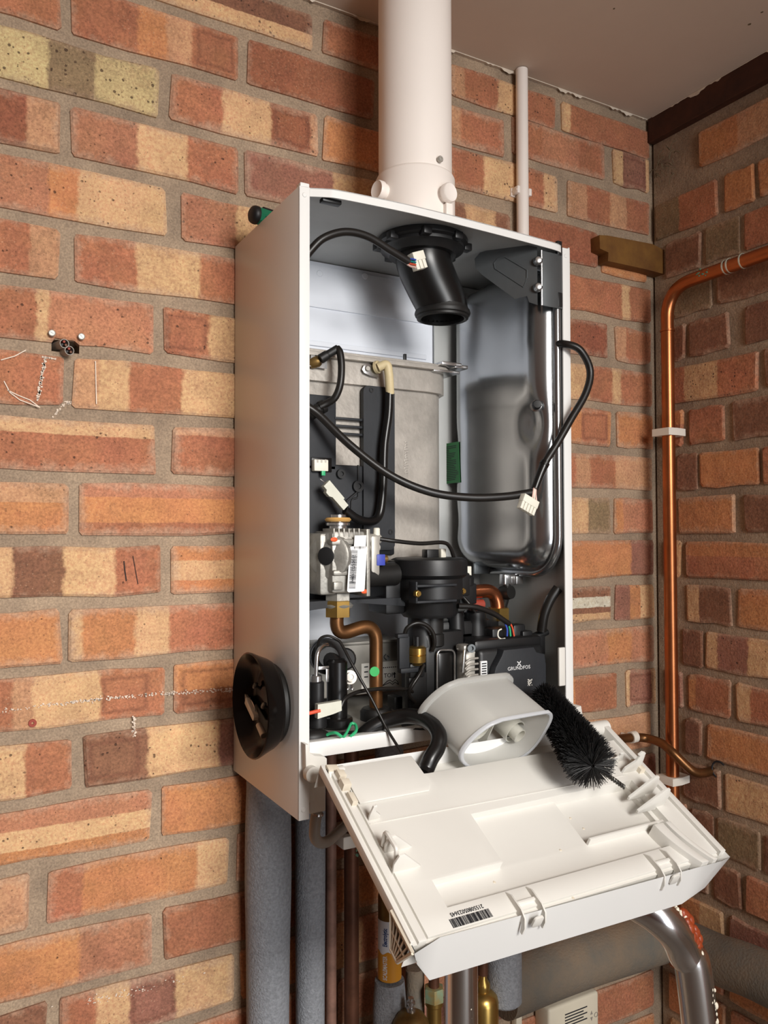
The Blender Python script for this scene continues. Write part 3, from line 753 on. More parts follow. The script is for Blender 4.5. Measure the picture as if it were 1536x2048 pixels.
# dark bracket at the top of the vessel
fx, fy = .3505, -.2185
bd = V((-.062, .075, 0)).normalized(); bn = V((-bd.y, bd.x, 0)); bo = V((fx, fy, 0))
def AX(px, py): p = atp(px, py, bo, bn); return ((p-bo).dot(bd), p.z)
pa = [AX(*q) for q in ((1074, 494), (1040, 487), (1010, 490), (960, 505), (949, 518), (951, 535), (962, 548), (1030, 598), (1054, 592), (1058, 604), (1075, 610))]
bm = bmnew(); prism(bm, pa, bo, bd, (0, 0, 1), -bn, .0014)
zt, zb = at(1075, 493, y=fy).z, at(1075, 609, y=fy).z
box(bm, (fx, fy, zb), (.3955, fy+.0014, zt-.004), .0004)
bracket = part('vessel_bracket', bm, 'galv', label='dark grey folded bracket over the vessel')
bm = bmnew(); hexp = [AX(*q) for q in ((1010, 514), (1054, 540), (1054, 556), (1047, 574), (990, 537), (988, 527), (996, 517))]
tube(bm, [bo+bd*a+V((0, 0, b))+bn*.0003 for a, b in hexp+hexp[:1]], .0011, 6, raw=True, cap=False); part('stiffener', bm, 'galv', bracket)
bm = bmnew()
tube(bm, [(fx, fy, zb), (fx, fy, zt-.004)], .0014, 8, raw=True)
for py in (521, 574): p = at(1076, py, y=fy); lathe(bm, [(0, .005), (.004, .004), (.006, 0), (.0065, -.003), (0, -.004)], p, (-.5, -.86, 0), 14)
part('fold_dimple', bm, 'steel', bracket)
# vessel outlet
p = at(1018, 1153, y=-.12); bm = bmnew(); box(bm, p+V((-.012, -.006, -.012)), p+V((.014, .008, .004)), .002); box(bm, p+V((.004, -.012, -.011)), p+V((.016, -.004, .001)), .001); part('outlet_nut', bm, 'steel', vessel)
bm = bmnew(); q = at(1013, 1185, y=-.12); tube(bm, [p+V((-.002, 0, -.008)), q+V((0, 0, .014)), q, q+V((-.002, .01, -.03))], .006, 14); lathe(bm, [(0, -.009), (.0095, -.009), (.011, 0), (.0095, .009), (0, .009)], q, (.2, -1, .1), 18); part('outlet_hose', bm, 'black_rubber', vessel)
bm = bmnew(); p = at(950, 1136, y=-.06); box(bm, p+V((-.004, -.004, -.009)), p+V((.03, .0, .008)), .001); part('vessel_foot', bm, 'galv', vessel)

# ---- heat exchanger casting
def hx(bm, e, za, zb_, xr=.276, yf=-.105):
    prism(bm, [(.006, -.013), (.006, yf-e), (xr-.036, yf-e), (xr-.018+e*.5, yf+.004-e*.9), (xr-.006+e*.8, yf+.014-e*.6), (xr+e, yf+.034), (xr+e, -.013)], (0, 0, za), (1, 0, 0), (0, 1, 0), (0, 0, 1), zb_-za, .0008)
bm = bmnew(); hx(bm, 0, 1.600, 1.862); hx(bm, .007, 1.860, 1.890); hx(bm, .016, 1.890, 1.8955); hx(bm, .009, 1.8955, 1.9)
heat = part('heat_exchanger', bm, 'cast_alu', label='cast aluminium heat exchanger body')
bm = bmnew(); a = at(880, 726, y=-.118); b = at(934, 741, y=-.118)
box(bm, (a.x, -.124, a.z-.003), (b.x-.013, -.06, a.z+.002), .001); box(bm, (b.x-.022, -.121, a.z-.0045), (b.x, -.07, a.z+.0005), .001); box(bm, (a.x-.01, -.118, a.z-.012), (b.x-.012, -.07, a.z-.0085), .0008)
part('clamp_plate', bm, 'steel', heat)
bm = bmnew(); p = at(811, 716, y=-.08); box(bm, p+V((-.002, 0, -.01)), p+V((.002, .004, .006)), .0005); part('locating_pin', bm, 'black_plastic', heat)
bm = bmnew(); rr = random.Random(31)      # worn, unreadable raised marks down the casting
for k in range(13):
    p = at(812, 884+k*5.2, y=-.105); wd = rr.uniform(.002, .0042); box(bm, p+V((-wd, -.0009, -.0006)), p+V((wd, .001, .0006)), .0003)
    if k % 3: box(bm, p+V((-wd, -.0008, -.0028)), p+V((-wd+.0012, .001, .0)), .0003)
part('cast_mark', bm, 'cast_alu', heat, kind='stuff')
# ---- black moulded cover plate in front of it
Y = -.1125
bm = bmnew(); pbox(bm, 596, 789, 673, 940, Y, .006, .002); pbox(bm, 596, 930, 790, 1112, Y, .006, .003)
for yy in (838, 853, 868): pbox(bm, 670, yy-2.5, 732, yy+2.5, Y-.001, .005, .0008)
pbox(bm, 596, 1100, 700, 1200, Y, .006, .002)
cover = part('burner_cover', bm, 'black_matt', label='black moulded plastic cover plate')
bm = bmnew(); a = at(727, 770, y=Y-.004); b = at(790, 1100, y=Y-.004)
prism(bm, rrect(a.x, b.z, b.x, a.z, .008), (0, Y-.004, 0), (1, 0, 0), (0, 0, 1), (0, 1, 0), .008, 0); part('cable_channel', bm, 'black_matt', cover)
bm = bmnew()
for q, r in (((680, 948), .006), ((714, 973), .0075), ((740, 781), .0035), ((778, 1064), .0035)):
    p = at(*q, y=Y); lathe(bm, [(0, .002), (r*.45, .002), (r*.5, .004), (r, .004), (r, -.001), (0, -.001)], p-V((0, .001, 0)), (0, -1, 0), 20)
part('screw_boss', bm, 'black_plastic', cover)
bm = bmnew(); tube(bm, [at(714, 984, y=Y-.001), at(692, 1003, y=Y-.001)], .0016, 6, raw=True); tube(bm, [at(716, 930, y=Y-.0005), at(716, 965, y=Y-.0005)], .0012, 6, raw=True)
tube(bm, bend_path([at(716, 985, y=Y-.0005), at(716, 996, y=Y-.0005), at(702, 998, y=Y-.0005), at(702, 1022, y=Y-.0005)], .006), .0012, 6, raw=True); part('moulded_rib', bm, 'black_plastic', cover)
bm = bmnew(); p = at(640, 931, y=Y); pbox(bm, 623, 915, 664, 944, Y-.0016, .004, .001); part('socket', bm, 'black_satin', cover)
bm = bmnew(); pbox(bm, 629, 919, 657, 942, Y-.010, .010, .001); pl_ = part('plug', bm, 'conn_white', cover, label='white four-way plug')
bm = bmnew()
for k in range(3): pbox(bm, 634+k*8, 919, 637+k*8, 925, Y-.0106, .001, 0)
obj('plug_slot', bm, 'dull_steel', cover)
bm = bmnew(); p = at(646, 945, y=Y-.008); box(bm, p-V((.0025, .002, .004)), p+V((.0025, .002, .002)), .0005); obj('wire_end', bm, 'wire_green', cover)
# ---- electrodes and their leads
Ye = -.122
bm = bmnew(); p = at(634, 722, y=Ye); lathe(bm, [(0, 0), (.006, 0), (.007, .004), (.007, .011), (.0055, .014), (0, .014)], p+V((-.006, .008, -.003)), (.75, -.62, .3), 18); ig = part('ignition_electrode', bm, 'brass_old')
bm = bmnew(); a = at(641, 718, y=Ye-.008); b = at(676, 697, y=Ye-.014)
tube(bm, [a, a.lerp(b, .35), a.lerp(b, .36), a.lerp(b, .45), a.lerp(b, .46), b], lambda t: .0062 if t < .5 else .0052, 14, 4); part('electrode_boot', bm, 'black_rubber', ig)
bm = bmnew(); tube(bm, [at(674, 696, y=Ye-.014), at(680, 706, y=Ye-.018), at(683, 735, y=Ye-.02), at(680, 770, y=Ye-.02), at(670, 795, y=Ye-.016), at(655, 806, y=Ye-.01), at(640, 814, y=Ye-.006)], .0046, 12); part('ignition_lead', bm, 'cable_black', ig)
bm = bmnew(); lathe(bm, [(0, 0), (.0085, 0), (.0085, .006), (.007, .007), (.007, .014), (.0085, .015), (.0085, .022), (.006, .024), (0, .024)], at(648, 812, y=Ye-.002), (-.85, 0, -.5), 18); part('lead_gland', bm, 'black_rubber', ig)
bm = bmnew(); a = at(636, 726, y=Ye+.004); prism(bm, [(-.012, -.008), (.012, -.004), (.012, .006), (-.01, .008)], a, (1, 0, -.2), (0, 0, 1), (0, -1, 0), .0012); part('electrode_plate', bm, 'steel', ig)
bm = bmnew(); a = at(733, 738, y=-.117); prism(bm, [(-.007, -.002), (-.004, .0055), (.0, .0065), (.018, .0065), (.018, -.008), (.006, -.008), (-.004, -.006)], a, (1, 0, -.1), (0, 0, 1), (0, -1, 0), .0016, .0004)
sens = part('flame_electrode', bm, 'steel', label='steel electrode plate with beige cap')
bm = bmnew(); lathe(bm, [(0, .0), (.0038, 0), (.003, .003), (.0, .003)], a+V((0, -.0016, -.0)), (0, -1, 0), 12); part('screw_head', bm, 'dull_steel', sens)
bm = bmnew(); a2 = at(752, 735, y=-.12); lathe(bm, [(0, 0), (.0085, 0), (.0085, .004), (.0065, .006), (.006, .012), (0, .012)], a2, (.5, -.86, .1), 18)
tube(bm, bend_path([at(756, 735, y=-.128), at(775, 726, y=-.134), at(778, 752, y=-.134), at(780, 788, y=-.13)], .006), .0058, 14, raw=True); part('electrode_cap', bm, 'conn_beige', sens)
bm = bmnew(); tube(bm, [at(779, 784, y=-.13), at(777, 830, y=-.13), at(769, 890, y=-.129), at(767, 950, y=-.129), at(764, 1000, y=-.129), at(757, 1033, y=-.13), at(740, 1043, y=-.134), at(715, 1038, y=-.138), at(690, 1020, y=-.14)], .0056, 12); part('electrode_lead', bm, 'black_satin', sens)
bm = bmnew(); a = at(653, 967, y=-.142); b = at(688, 1009, y=-.142); d = (b-a).normalized(); s = V((0, 1, 0)).cross(d)
prism(bm, [(0, -.006), (.03, -.006), (.03, -.004), (.040, -.004), (.040, .005), (.018, .0055), (.014, .008), (.008, .008), (.006, .005), (0, .005)], a, d, s, (0, 1, 0), .009, .001); part('inline_plug', bm, 'conn_clear', sens, label='translucent white in-line plug')
bm = bmnew(); tube(bm, [at(640, 958, y=-.142), at(648, 964, y=-.142), at(655, 972, y=-.14)], .0006, 6); part('bare_wire', bm, 'steel', sens)

# ---- loom hanging across the front
def cable(name, pts, r, m='cable_black', parent=None, **k):
    bm = bmnew(); tube(bm, pts, r, 12, 8); return part(name, bm, m, parent, **k)
loom = cable('wiring_loom', [at(600, 805, y=-.13), at(636, 828, y=-.135), at(700, 890, y=-.155), at(780, 950, y=-.175), at(860, 984, y=-.19), at(940, 995, y=-.203), at(1010, 993, y=-.214), at(1064, 985, y=-.222)], .0052, label='black wiring loom hanging across the opening')
cable('loom_branch', [at(1108, 689, y=-.205), at(1130, 688, y=-.226), at(1160, 700, y=-.238), at(1180, 740, y=-.24), at(1172, 785, y=-.24), at(1141, 840, y=-.236), at(1113, 889, y=-.232), at(1088, 930, y=-.228), at(1070, 976, y=-.226)], .0050, parent=loom)
bm = bmnew(); tube(bm, [at(1091, 925, y=-.2285), at(1087, 931, y=-.228)], .0066, 12, raw=True); tube(bm, [at(1088, 930, y=-.228), at(1079, 952, y=-.227), at(1070, 977, y=-.2262)], lambda t: .006-.001*t, 12); part('heat_shrink', bm, 'black_satin', loom)
for k, m_ in enumerate(('wire_pink', 'conn_white', 'wire_pink')):
    cable('wire', [at(1068+k*2, 974, y=-.226), at(1066+k*2.6, 988, y=-.227), at(1064+k*4.5, 1003, y=-.227)], .0011, m_, loom)
def plugblock(name, c, right, up, parent, w=.026, h=.020, n=5, t=.009, m='conn_white'):
    r = V(right).normalized(); u = V(up); u = (u-r*u.dot(r)).normalized(); nrm = r.cross(u); bm = bmnew()
    prism(bm, [(-w/2, 0), (w/2, 0), (w/2, h*.5), (-w/2, h*.5)], c-nrm*t/2, r, u, nrm, t, .0006)
    for k in range(n):
        x = -w/2+.0004+k*w/n; prism(bm, [(x, -h*.5), (x+w/n-.0011, -h*.5), (x+w/n-.0011, .001), (x, .001)], c-nrm*t*.42, r, u, nrm, t*.84, .0003)
    return part(name, bm, m, parent)
a = at(1036, 1015, y=-.228); b = at(1066, 1033, y=-.228); cen = at(1056, 1008, y=-.228)
plugblock('five_way_plug', cen+V((0, 0, -.001)), b-a, at(1062, 1000, y=-.228)-at(1046, 1026, y=-.228), loom)
# second loom with plug under the top
top_loom = cable('sensor_lead', [at(606, 522, y=-.205), at(622, 500, y=-.208), at(648, 476, y=-.212), at(690, 464, y=-.214), at(735, 473, y=-.214), at(780, 500, y=-.212), at(822, 526, y=-.21)], .0047, label='black lead arching under the top, white plug on its end')
c_ = at(836, 522, y=-.211); plugblock('white_plug', c_, at(858, 512, y=-.211)-at(826, 520, y=-.211), at(842, 505, y=-.211)-at(832, 540, y=-.211), top_loom, .017, .021, 3, .012)
for k, m_ in enumerate(('wire_blue', 'wire_teal', 'wire_red', 'wire_pink')):
    cable('wire', [at(815, 520+k*3, y=-.21), at(822, 518+k*5, y=-.214), at(832, 520+k*5, y=-.219)], .0012, m_, top_loom)

# ---- gas valve
Yg = -.172
gv = None
bm = bmnew(); pbox(bm, 664, 1062, 733, 1186, Yg, .055, .004, 2); pbox(bm, 640, 1066, 700, 1190, Yg+.012, .04, .004)
pbox(bm, 667, 1140, 700, 1152, Yg-.004, .02, .003); pbox(bm, 664, 1078, 712, 1090, Yg-.004, .02, .002); pbox(bm, 668, 1164, 686, 1180, Yg-.005, .01, .001)
a = at(733, 1058, y=Yg); b = at(733, 1192, y=Yg); box(bm, (a.x-.003, Yg-.006, b.z), (a.x+.002, Yg+.05, a.z), .0008)
for k in range(6): p = at(668+k*10, 1060, y=Yg); box(bm, p+V((-.001, -.001, -.008)), p+V((.001, .03, .002)), .0004)
gv = part('gas_valve', bm, 'valve_alu', label='cast metal gas valve with barcode label')
bm = bmnew(); c_ = at(646, 1112, y=Yg+.012); lathe(bm, [(0, .006), (.012, .006), (.018, .004), (.025, .004), (.0275, .002), (.0285, -.004), (.024, -.012), (.0, -.012)], c_+V((.008, 0, 0)), (-.8, -.6, 0), 36); part('diaphragm', bm, 'valve_alu', gv)
bm = bmnew(); lathe(bm, [(0, .005), (.010, .005), (.011, .0085), (.009, .0095), (0, .0095)], c_+V((.008, 0, 0)), (-.8, -.6, 0), 20); part('diaphragm_cap', bm, 'black_plastic', gv)
bm = bmnew(); c_ = at(676, 1062, y=Yg+.025); lathe(bm, [(0, -.004), (.0115, -.004), (.0115, .006), (.015, .007), (.015, .010), (.010, .011), (.010, .020), (.0, .020)], c_, (0, 0, 1), 28); part('inlet_collar', bm, 'steel', gv)
bm = bmnew(); lathe(bm, [(.010, .0115), (.0145, .0115), (.0165, .014), (.0145, .0165), (.010, .0165)], c_, (0, 0, 1), 28, close=True); part('sealing_ring', bm, 'tan_ring', gv)
bm = bmnew(); c_ = at(676, 1196, y=Yg+.025); hexnut(bm, c_+V((0, 0, -.006)), c_+V((0, 0, .007)), .0165); lathe(bm, [(0, -.012), (.017, -.012), (.019, -.009), (.015, -.005), (0, -.005)], c_, (0, 0, 1), 28); part('outlet_fitting', bm, 'valve_alu', gv)
bm = bmnew()
for px, py, r, L in ((752, 1078, .0075, .017), (750, 1095, .006, .016), (748, 1117, .0055, .020)):
    p = at(px, py, y=Yg+.012); cyl(bm, p+V((-.018, 0, 0)), p+V((.006, 0, 0)), r, r*.8, 16, .001)
p = at(741, 1110, y=Yg+.014); box(bm, p+V((-.004, -.01, -.028)), p+V((.008, .02, .024)), .002)
part('pressure_port', bm, 'dull_steel', gv)
bm = bmnew(); p = at(753, 1070, y=Yg+.012); cyl(bm, p+V((0, 0, -.004)), p+V((0, 0, .009)), .0045, .0042, 14, .001); part('port_cap', bm, 'conn_white', gv)
bm = bmnew(); p = at(757, 1118, y=Yg+.010); box(bm, p+V((-.006, -.007, -.008)), p+V((.006, .008, .006)), .001); part('spade_sleeve', bm, 'clip_blue', gv)
bm = bmnew(); cyl(bm, p+V((.004, 0, 0)), p+V((.012, 0, 0)), .005, None, 14, .001); part('port_screw', bm, 'brass_old', gv)
bm = bmnew()
for q in ((668, 1079), (729, 1183)): p = at(*q, y=Yg-.0045); ball(bm, p, .0035, 10, (1.4, .4, .8))
part('seal_paint', bm, 'mark_orange', gv)
# its labels
ra = (at(727, 1120, y=Yg-.0065)-at(705, 1121, y=Yg-.0065)).normalized(); ua = (at(708, 1095, y=Yg-.0065)-at(703, 1178, y=Yg-.0065)).normalized()
c0 = at(714, 1138, y=Yg-.0066); bm = bmnew(); pr_ = rrect(-.0118, -.0275, .0118, .0275, .003); nrm_ = ra.cross(ua)
prism(bm, pr_, c0, ra, ua, nrm_, .0005); lab = part('barcode_label', bm, 'paper', gv)
bm = bmnew(); barcode(bm, c0+nrm_*.0005+ra*-.001+ua*-.0235, ua, -ra, .046, .0088, 42, 5); part('barcode', bm, 'ink', gv)
text('label_number', '21507722198445', .0052, c0+nrm_*.0008-ra*.0058, -ua, ra, 'ink', gv, squash=.95)
c1 = at(720, 1084, y=Yg-.0066); bm = bmnew(); prism(bm, [(-.008, -.009), (.008, -.009), (.008, .008), (-.008, .008)], c1, ra, ua, nrm_, .0005); part('square_label', bm, 'paper', gv)
# ---- air inlet hose, mixer and fan housing
bm = bmnew(); a = at(728, 1152, y=-.155); b = at(790, 1148, y=-.15); tube(bm, [a, a.lerp(b, .5), b], .0145, 20); part('air_hose', bm, 'black_rubber')
FC = at(858, 1180, y=-.150); FC = V((FC.x, -.150, FC.z)); z0f = at(858, 1122, y=-.19).z; zz = lambda py: at(858, py, y=-.19).z-FC.z
bm = bmnew(); lathe(bm, [(0, zz(1117)), (.044, zz(1117)), (.0495, zz(1121)), (.0505, zz(1128)), (.0505, zz(1152)), (.047, zz(1157)), (.044, zz(1160)), (.044, zz(1202)), (.040, zz(1206)), (.038, zz(1210)), (.038, zz(1232)), (.034, zz(1240)), (0, zz(1240))], FC, (0, 0, 1), 56)
fan = part('fan_housing', bm, 'black_plastic', label='round black gas mixer and fan housing')
bm = bmnew(); a = at(790, 1150, y=-.185); box(bm, (FC.x-.065, -.15, FC.z+zz(1232)), (FC.x-.03, -.10, FC.z+zz(1124)), .004); box(bm, (FC.x+.03, -.165, FC.z+zz(1200)), (FC.x+.056, -.12, FC.z+zz(1150)), .003); part('fan_casing', bm, 'black_plastic', fan)
bm = bmnew(); pa_ = lambda x, y: at(x, y, y=-.196)
a, b = pa_(832, 1170), pa_(912, 1203); box(bm, (a.x, -.1985, b.z), (b.x, -.18, b.z+.003), .0008); box(bm, (a.x, -.1985, a.z-.003), (b.x, -.18, a.z), .0008); box(bm, (a.x-.001, -.1975, b.z), (a.x+.002, -.18, a.z+.004), .0008); part('mixer_bracket', bm, 'black_matt', fan)
bm = bmnew()
for q, yy in (((832, 1187), -.199), ((922, 1182), -.170)): p = at(*q, y=yy); hexnut(bm, p, p+V((0, -.006, 0)), .0045); cyl(bm, p, p+V((0, -.008, 0)), .0026, None, 10)
part('brass_stud', bm, 'brass', fan)
bm = bmnew(); p = at(863, 1111, y=-.15); box(bm, p+V((-.009, -.004, -.008)), p+V((.009, .01, .008)), .001); part('fan_socket', bm, 'black_plastic', fan)
bm = bmnew(); p = at(885, 1111, y=-.15); box(bm, p+V((-.004, -.003, -.008)), p+V((.004, .005, .009)), .001); part('fan_peg', bm, 'conn_white', fan)
cable('fan_lead', [at(760, 1078, y=-.165), at(790, 1082, y=-.17), at(840, 1087, y=-.17), at(885, 1085, y=-.168), at(900, 1095, y=-.165), at(910, 1122, y=-.16)], .0026, parent=fan)
bm = bmnew(); p = at(862, 1246, y=-.15); cyl(bm, p+V((0, 0, -.02)), p+V((0, 0, .012)), .0165, .0165, 24, .002); cyl(bm, p+V((0, 0, -.03)), p+V((0, 0, -.012)), .0185, .0185, 24, .002); part('fan_outlet', bm, 'black_rubber', fan)
# support rail under the valve
bm = bmnew(); prism(bm, [(at(610, 1204, y=-.15).x, at(610, 1204, y=-.15).z), (at(640, 1202, y=-.15).x, at(640, 1202, y=-.15).z), (at(810, 1195, y=-.15).x, at(810, 1195, y=-.15).z), (at(810, 1212, y=-.15).x, at(810, 1212, y=-.15).z), (at(720, 1205, y=-.15).x, at(720, 1206, y=-.15).z), (at(610, 1222, y=-.15).x, at(610, 1222, y=-.15).z)], (0, -.152, 0), (1, 0, 0), (0, 0, 1), (0, 1, 0), .03, .001); part('support_rail', bm, 'black_matt')
# ---- gas pipe
Yp = -.150
gp = [at(676, 1212, y=Yp), at(674, 1240, y=Yp), at(682, 1262, y=Yp-.0), at(745, 1243, y=Yp), at(750, 1262, y=Yp), at(751, 1425, y=Yp)]
gp = [at(676, 1205, y=Yp), at(671, 1272, y=Yp), at(752, 1245, y=Yp), at(752, 1432, y=Yp)]
bm = bmnew(); tube(bm, bend_path(gp, [.020, .020], 10), .0085, 22, raw=True); gpipe = part('gas_pipe', bm, 'copper_old', label='bent copper gas pipe with green dot')
bm = bmnew(); p = at(676, 1216, y=Yp); hexnut(bm, p+V((0, 0, -.0105)), p+V((0, 0, .0095)), .0165, .0015); part('pipe_nut', bm, 'brass', gpipe)
bm = bmnew(); p = at(749, 1343, y=Yp-.0086); prism(bm, [(.0062*math.cos(a*.3927), .0062*math.sin(a*.3927)) for a in range(16)], p, (.95, -.3, 0), (0, 0, 1), (-.3, -.95, 0), .0006); part('green_dot', bm, 'dot_green', gpipe)
bm = bmnew(); p = at(752, 1428, y=Yp); lathe(bm, [(0, -.012), (.020, -.012), (.020, .004), (.017, .008), (.010, .009), (0, .009)], p, (0, 0, 1), 24); part('pipe_grommet', bm, 'black_rubber', gpipe)
# ---- plate heat exchanger with TOP label
Yh = -.062
bm = bmnew(); pbox(bm, 606, 1283, 800, 1392, Yh, .045, .003); a = at(606, 1283, y=Yh); b = at(800, 1268, y=Yh); box(bm, (a.x, Yh-.004, b.z-.010), (b.x, Yh+.045, b.z-.006), .001)
phx = part('plate_exchanger', bm, 'dull_steel', label='stainless plate exchanger with printed TOP label')
bm = bmnew(); pbox(bm, 723, 1324, 803, 1378, Yh-.0006, .0006, 0); part('top_label', bm, 'silver_paper', phx)
text('label_top', 'TOP', .0085, at(778, 1351, y=Yh-.0008), (1, 0, 0), (0, 0, 1), 'ink', phx)
bm = bmnew()
for px in (762, 789):
    p = at(px, 1350, y=Yh-.0008); prism(bm, [(-.0008, -.004), (.0008, -.004), (.0008, .001), (.0024, .001), (0, .0045), (-.0024, .001), (-.0008, .001)], p, (1, 0, 0), (0, 0, 1), (0, -1, 0), .0003)
for s_ in (0, 5):
    tube(bm, [at(x, y+s_, y=Yh-.0008) for x, y in ((764, 1372-s_), (775, 1362), (780, 1360), (785, 1364), (790, 1359), (795, 1363), (797, 1369-s_))], .0005, 5, raw=True)
for k in range(3): p = at(731, 1334+k*10, y=Yh-.0008); box(bm, p+V((-.002, 0, -.0008)), p+V((.004, .0003, .0008)))
for k in range(9): p = at(762+k*4, 1336-k*.3, y=Yh-.0008); box(bm, p+V((0, 0, -.0006)), p+V((.002, .0003, .0006)))
part('label_print', bm, 'ink', phx)
bm = bmnew()
tube(bm, [at(772, 1308, y=Yh-.0005), at(768, 1314, y=Yh-.0005), at(773, 1320, y=Yh-.0005)], .0008, 5); tube(bm, [at(774, 1311, y=Yh-.0005), at(778, 1315, y=Yh-.0005), at(774, 1320, y=Yh-.0005)], .0008, 5); part('stamp', bm, 'galv', phx)
# ---- left water fittings
Yl = -.165
bm = bmnew(); a = at(674, 1318, y=Yl); b = at(672, 1440, y=Yl); cyl(bm, a, V((a.x, a.y, b.z-.004)), .0125, .0125, 24, .003); cyl(bm, V((a.x, a.y, b.z+.004)), V((a.x, a.y, b.z-.008)), .019, .019, 24, .002)
ret = part('water_tube', bm, 'black_satin', label='black plastic water tube with steel clip')
bm = bmnew(); c_ = at(656, 1313, y=Yl+.02); lathe(bm, [(0, .012), (.012, .012), (.016, .008), (.021, .006), (.022, .0), (.018, -.006), (.022, -.01), (.022, -.03), (0, -.03)], c_, (-.35, -.93, .1), 30); cyl(bm, c_, a+V((0, 0, -.012)), .012, .012, 18); part('elbow', bm, 'black_plastic', ret)
bm = bmnew(); cyl(bm, at(690, 1318, y=Yl+.02), at(690, 1318, y=Yl+.05), .014, .014, 20, .002); part('stub', bm, 'black_plastic', ret)
bm = bmnew(); tube(bm, [at(631, 1385, y=Yl-.01), at(633, 1330, y=Yl-.01), at(636, 1305, y=Yl-.008), at(645, 1292, y=Yl-.004), at(655, 1290, y=Yl)], .0026, 10); part('bright_pipe', bm, 'chrome', ret)
bm = bmnew(); p = at(633, 1357, y=Yl-.01); cyl(bm, p+V((0, 0, -.006)), p+V((0, 0, .004)), .0068, .0068, 20, .001); part('steel_collar', bm, 'steel', ret)
bm = bmnew(); p = at(634, 1368, y=Yl-.01); cyl(bm, p+V((0, 0, -.03)), p+V((0, 0, .004)), .0085, .0085, 20, .002); cyl(bm, p+V((.002, .004, -.052)), p+V((.002, .004, -.03)), .012, .011, 20, .002); part('hose_tail', bm, 'black_plastic', ret)
bm = bmnew(); p = at(649, 1346, y=Yl-.008); box(bm, p+V((-.008, 0, .004)), p+V((.006, .001, .008)), .0004); box(bm, p+V((.002, 0, -.011)), p+V((.006, .001, .006)), .0004); part('spring_clip', bm, 'steel', ret)
bm = bmnew(); p = at(697, 1355, y=Yl+.01); lathe(bm, [(0, 0), (.0085, 0), (.0085, .008), (0, .008)], p, (-.2, -.95, .2), 20); lathe(bm, [(0, .012), (.003, .012), (.0032, .0135), (.0058, .0135), (.0062, .006), (0, .006)], p, (-.2, -.95, .2), 20); part('drain_screw', bm, 'cast_alu', ret)
bm = bmnew()
for px in (693, 702): tube(bm, [at(px, 1366, y=Yl+.012), at(px+1, 1378, y=Yl+.008), at(px+4, 1376, y=Yl+.008)], .0018, 8)
part('wire_clip', bm, 'steel', ret)
bm = bmnew(); pbox(bm, 600, 1436, 690, 1447, -.17, .04, .002); part('base_block', bm, 'black_plastic', ret)
# loose orange lead with clear plug
pl2 = cable('tap_lead', [at(612, 1428, y=-.2), at(628, 1424, y=-.2), at(640, 1421, y=-.2)], .0022, 'wire_red', label='loose lead ending in a translucent plug')
bm = bmnew(); a = at(634, 1424, y=-.201); b = at(682, 1412, y=-.201); d = (b-a).normalized(); s = V((0, 1, 0)).cross(d); prism(bm, [(0, -.008), (.002, .008), (.022, .0065), (.032, .006), (.031, -.0055), (.02, -.007)], a, d, -s, (0, 1, 0), .009, .001); part('clear_plug', bm, 'conn_clear', pl2)
cable('plug_lead', [at(682, 1414, y=-.197), at(690, 1398, y=-.195), at(712, 1385, y=-.19), at(745, 1379, y=-.185), at(780, 1377, y=-.18), at(815, 1379, y=-.17), at(828, 1386, y=-.16)], .0024, 'cable_black', pl2)
cable('thin_lead', [at(632, 1350, y=-.15), at(634, 1300, y=-.155), at(640, 1278, y=-.16), at(656, 1272, y=-.165), at(674, 1279, y=-.17), at(684, 1290, y=-.175), at(705, 1330, y=-.19), at(740, 1392, y=-.205), at(757, 1425, y=-.212), at(775, 1460, y=-.222), at(800, 1500, y=-.240), at(806, 1510, y=-.246)], .0017)
# earth wires on the tray
bm = bmnew(); tube(bm, [at(648, 1473, z=1.4335), at(660, 1467, z=1.438), at(672, 1466, z=1.44), at(684, 1474, z=1.436)], .0018, 8); tube(bm, [at(700, 1474, z=1.4335), at(712, 1462, z=1.438), at(711, 1450, z=1.442), at(703, 1446, z=1.444)], .0018, 8); tube(bm, [at(686, 1476, z=1.4335), at(694, 1464, z=1.438), at(702, 1447, z=1.444)], .0016, 8); part('earth_wire', bm, 'wire_green', label='green and yellow earth wires')
bm = bmnew(); p = at(630, 1474, z=1.4335); ball(bm, p, .013, 16, (1.4, .8, .7)); part('tray_plug', bm, 'black_rubber')
# thick sleeved loom drooping over the rail
cable('sleeved_loom', [at(722, 1474, y=-.20), at(745, 1454, y=-.204), at(775, 1440, y=-.21), at(810, 1432, y=-.222), at(843, 1436, y=-.242), at(866, 1450, y=-.262), at(878, 1472, y=-.278), at(875, 1494, y=-.284), at(862, 1516, y=-.287), at(852, 1538, y=-.288), at(846, 1550, y=-.292)], .0092, 'black_satin', label='thick black taped loom drooping over the rail')
# ---- copper elbow and fittings by the pump
Yc = -.12
bm = bmnew(); tube(bm, bend_path([at(905, 1187, y=Yc), at(992, 1180, y=Yc), at(997, 1240, y=Yc)], .026, 12), .0098, 22, raw=True); cu = part('flow_pipe', bm, 'copper', label='bright copper elbow pipe')
bm = bmnew(); p = at(996, 1226, y=Yc); hexnut(bm, p+V((0, 0, -.010)), p+V((0, 0, .008)), .0165, .0015); part('pipe_nut', bm, 'brass', cu)
bm = bmnew(); p = at(934, 1182, y=-.135); box(bm, p+V((-.014, -.004, -.018)), p+V((.014, .02, .010)), .002); lathe(bm, [(0, .0), (.012, .0), (.012, .010), (.008, .014), (0, .014)], p+V((0, .004, .008)), (0, 0, 1), 18); part('temperature_sensor', bm, 'black_plastic', cu)
bm = bmnew(); p = at(936, 1147, y=-.135); box(bm, p+V((-.004, -.003, -.010)), p+V((.004, .005, .010)), .001); part('sensor_plug', bm, 'conn_white', cu)
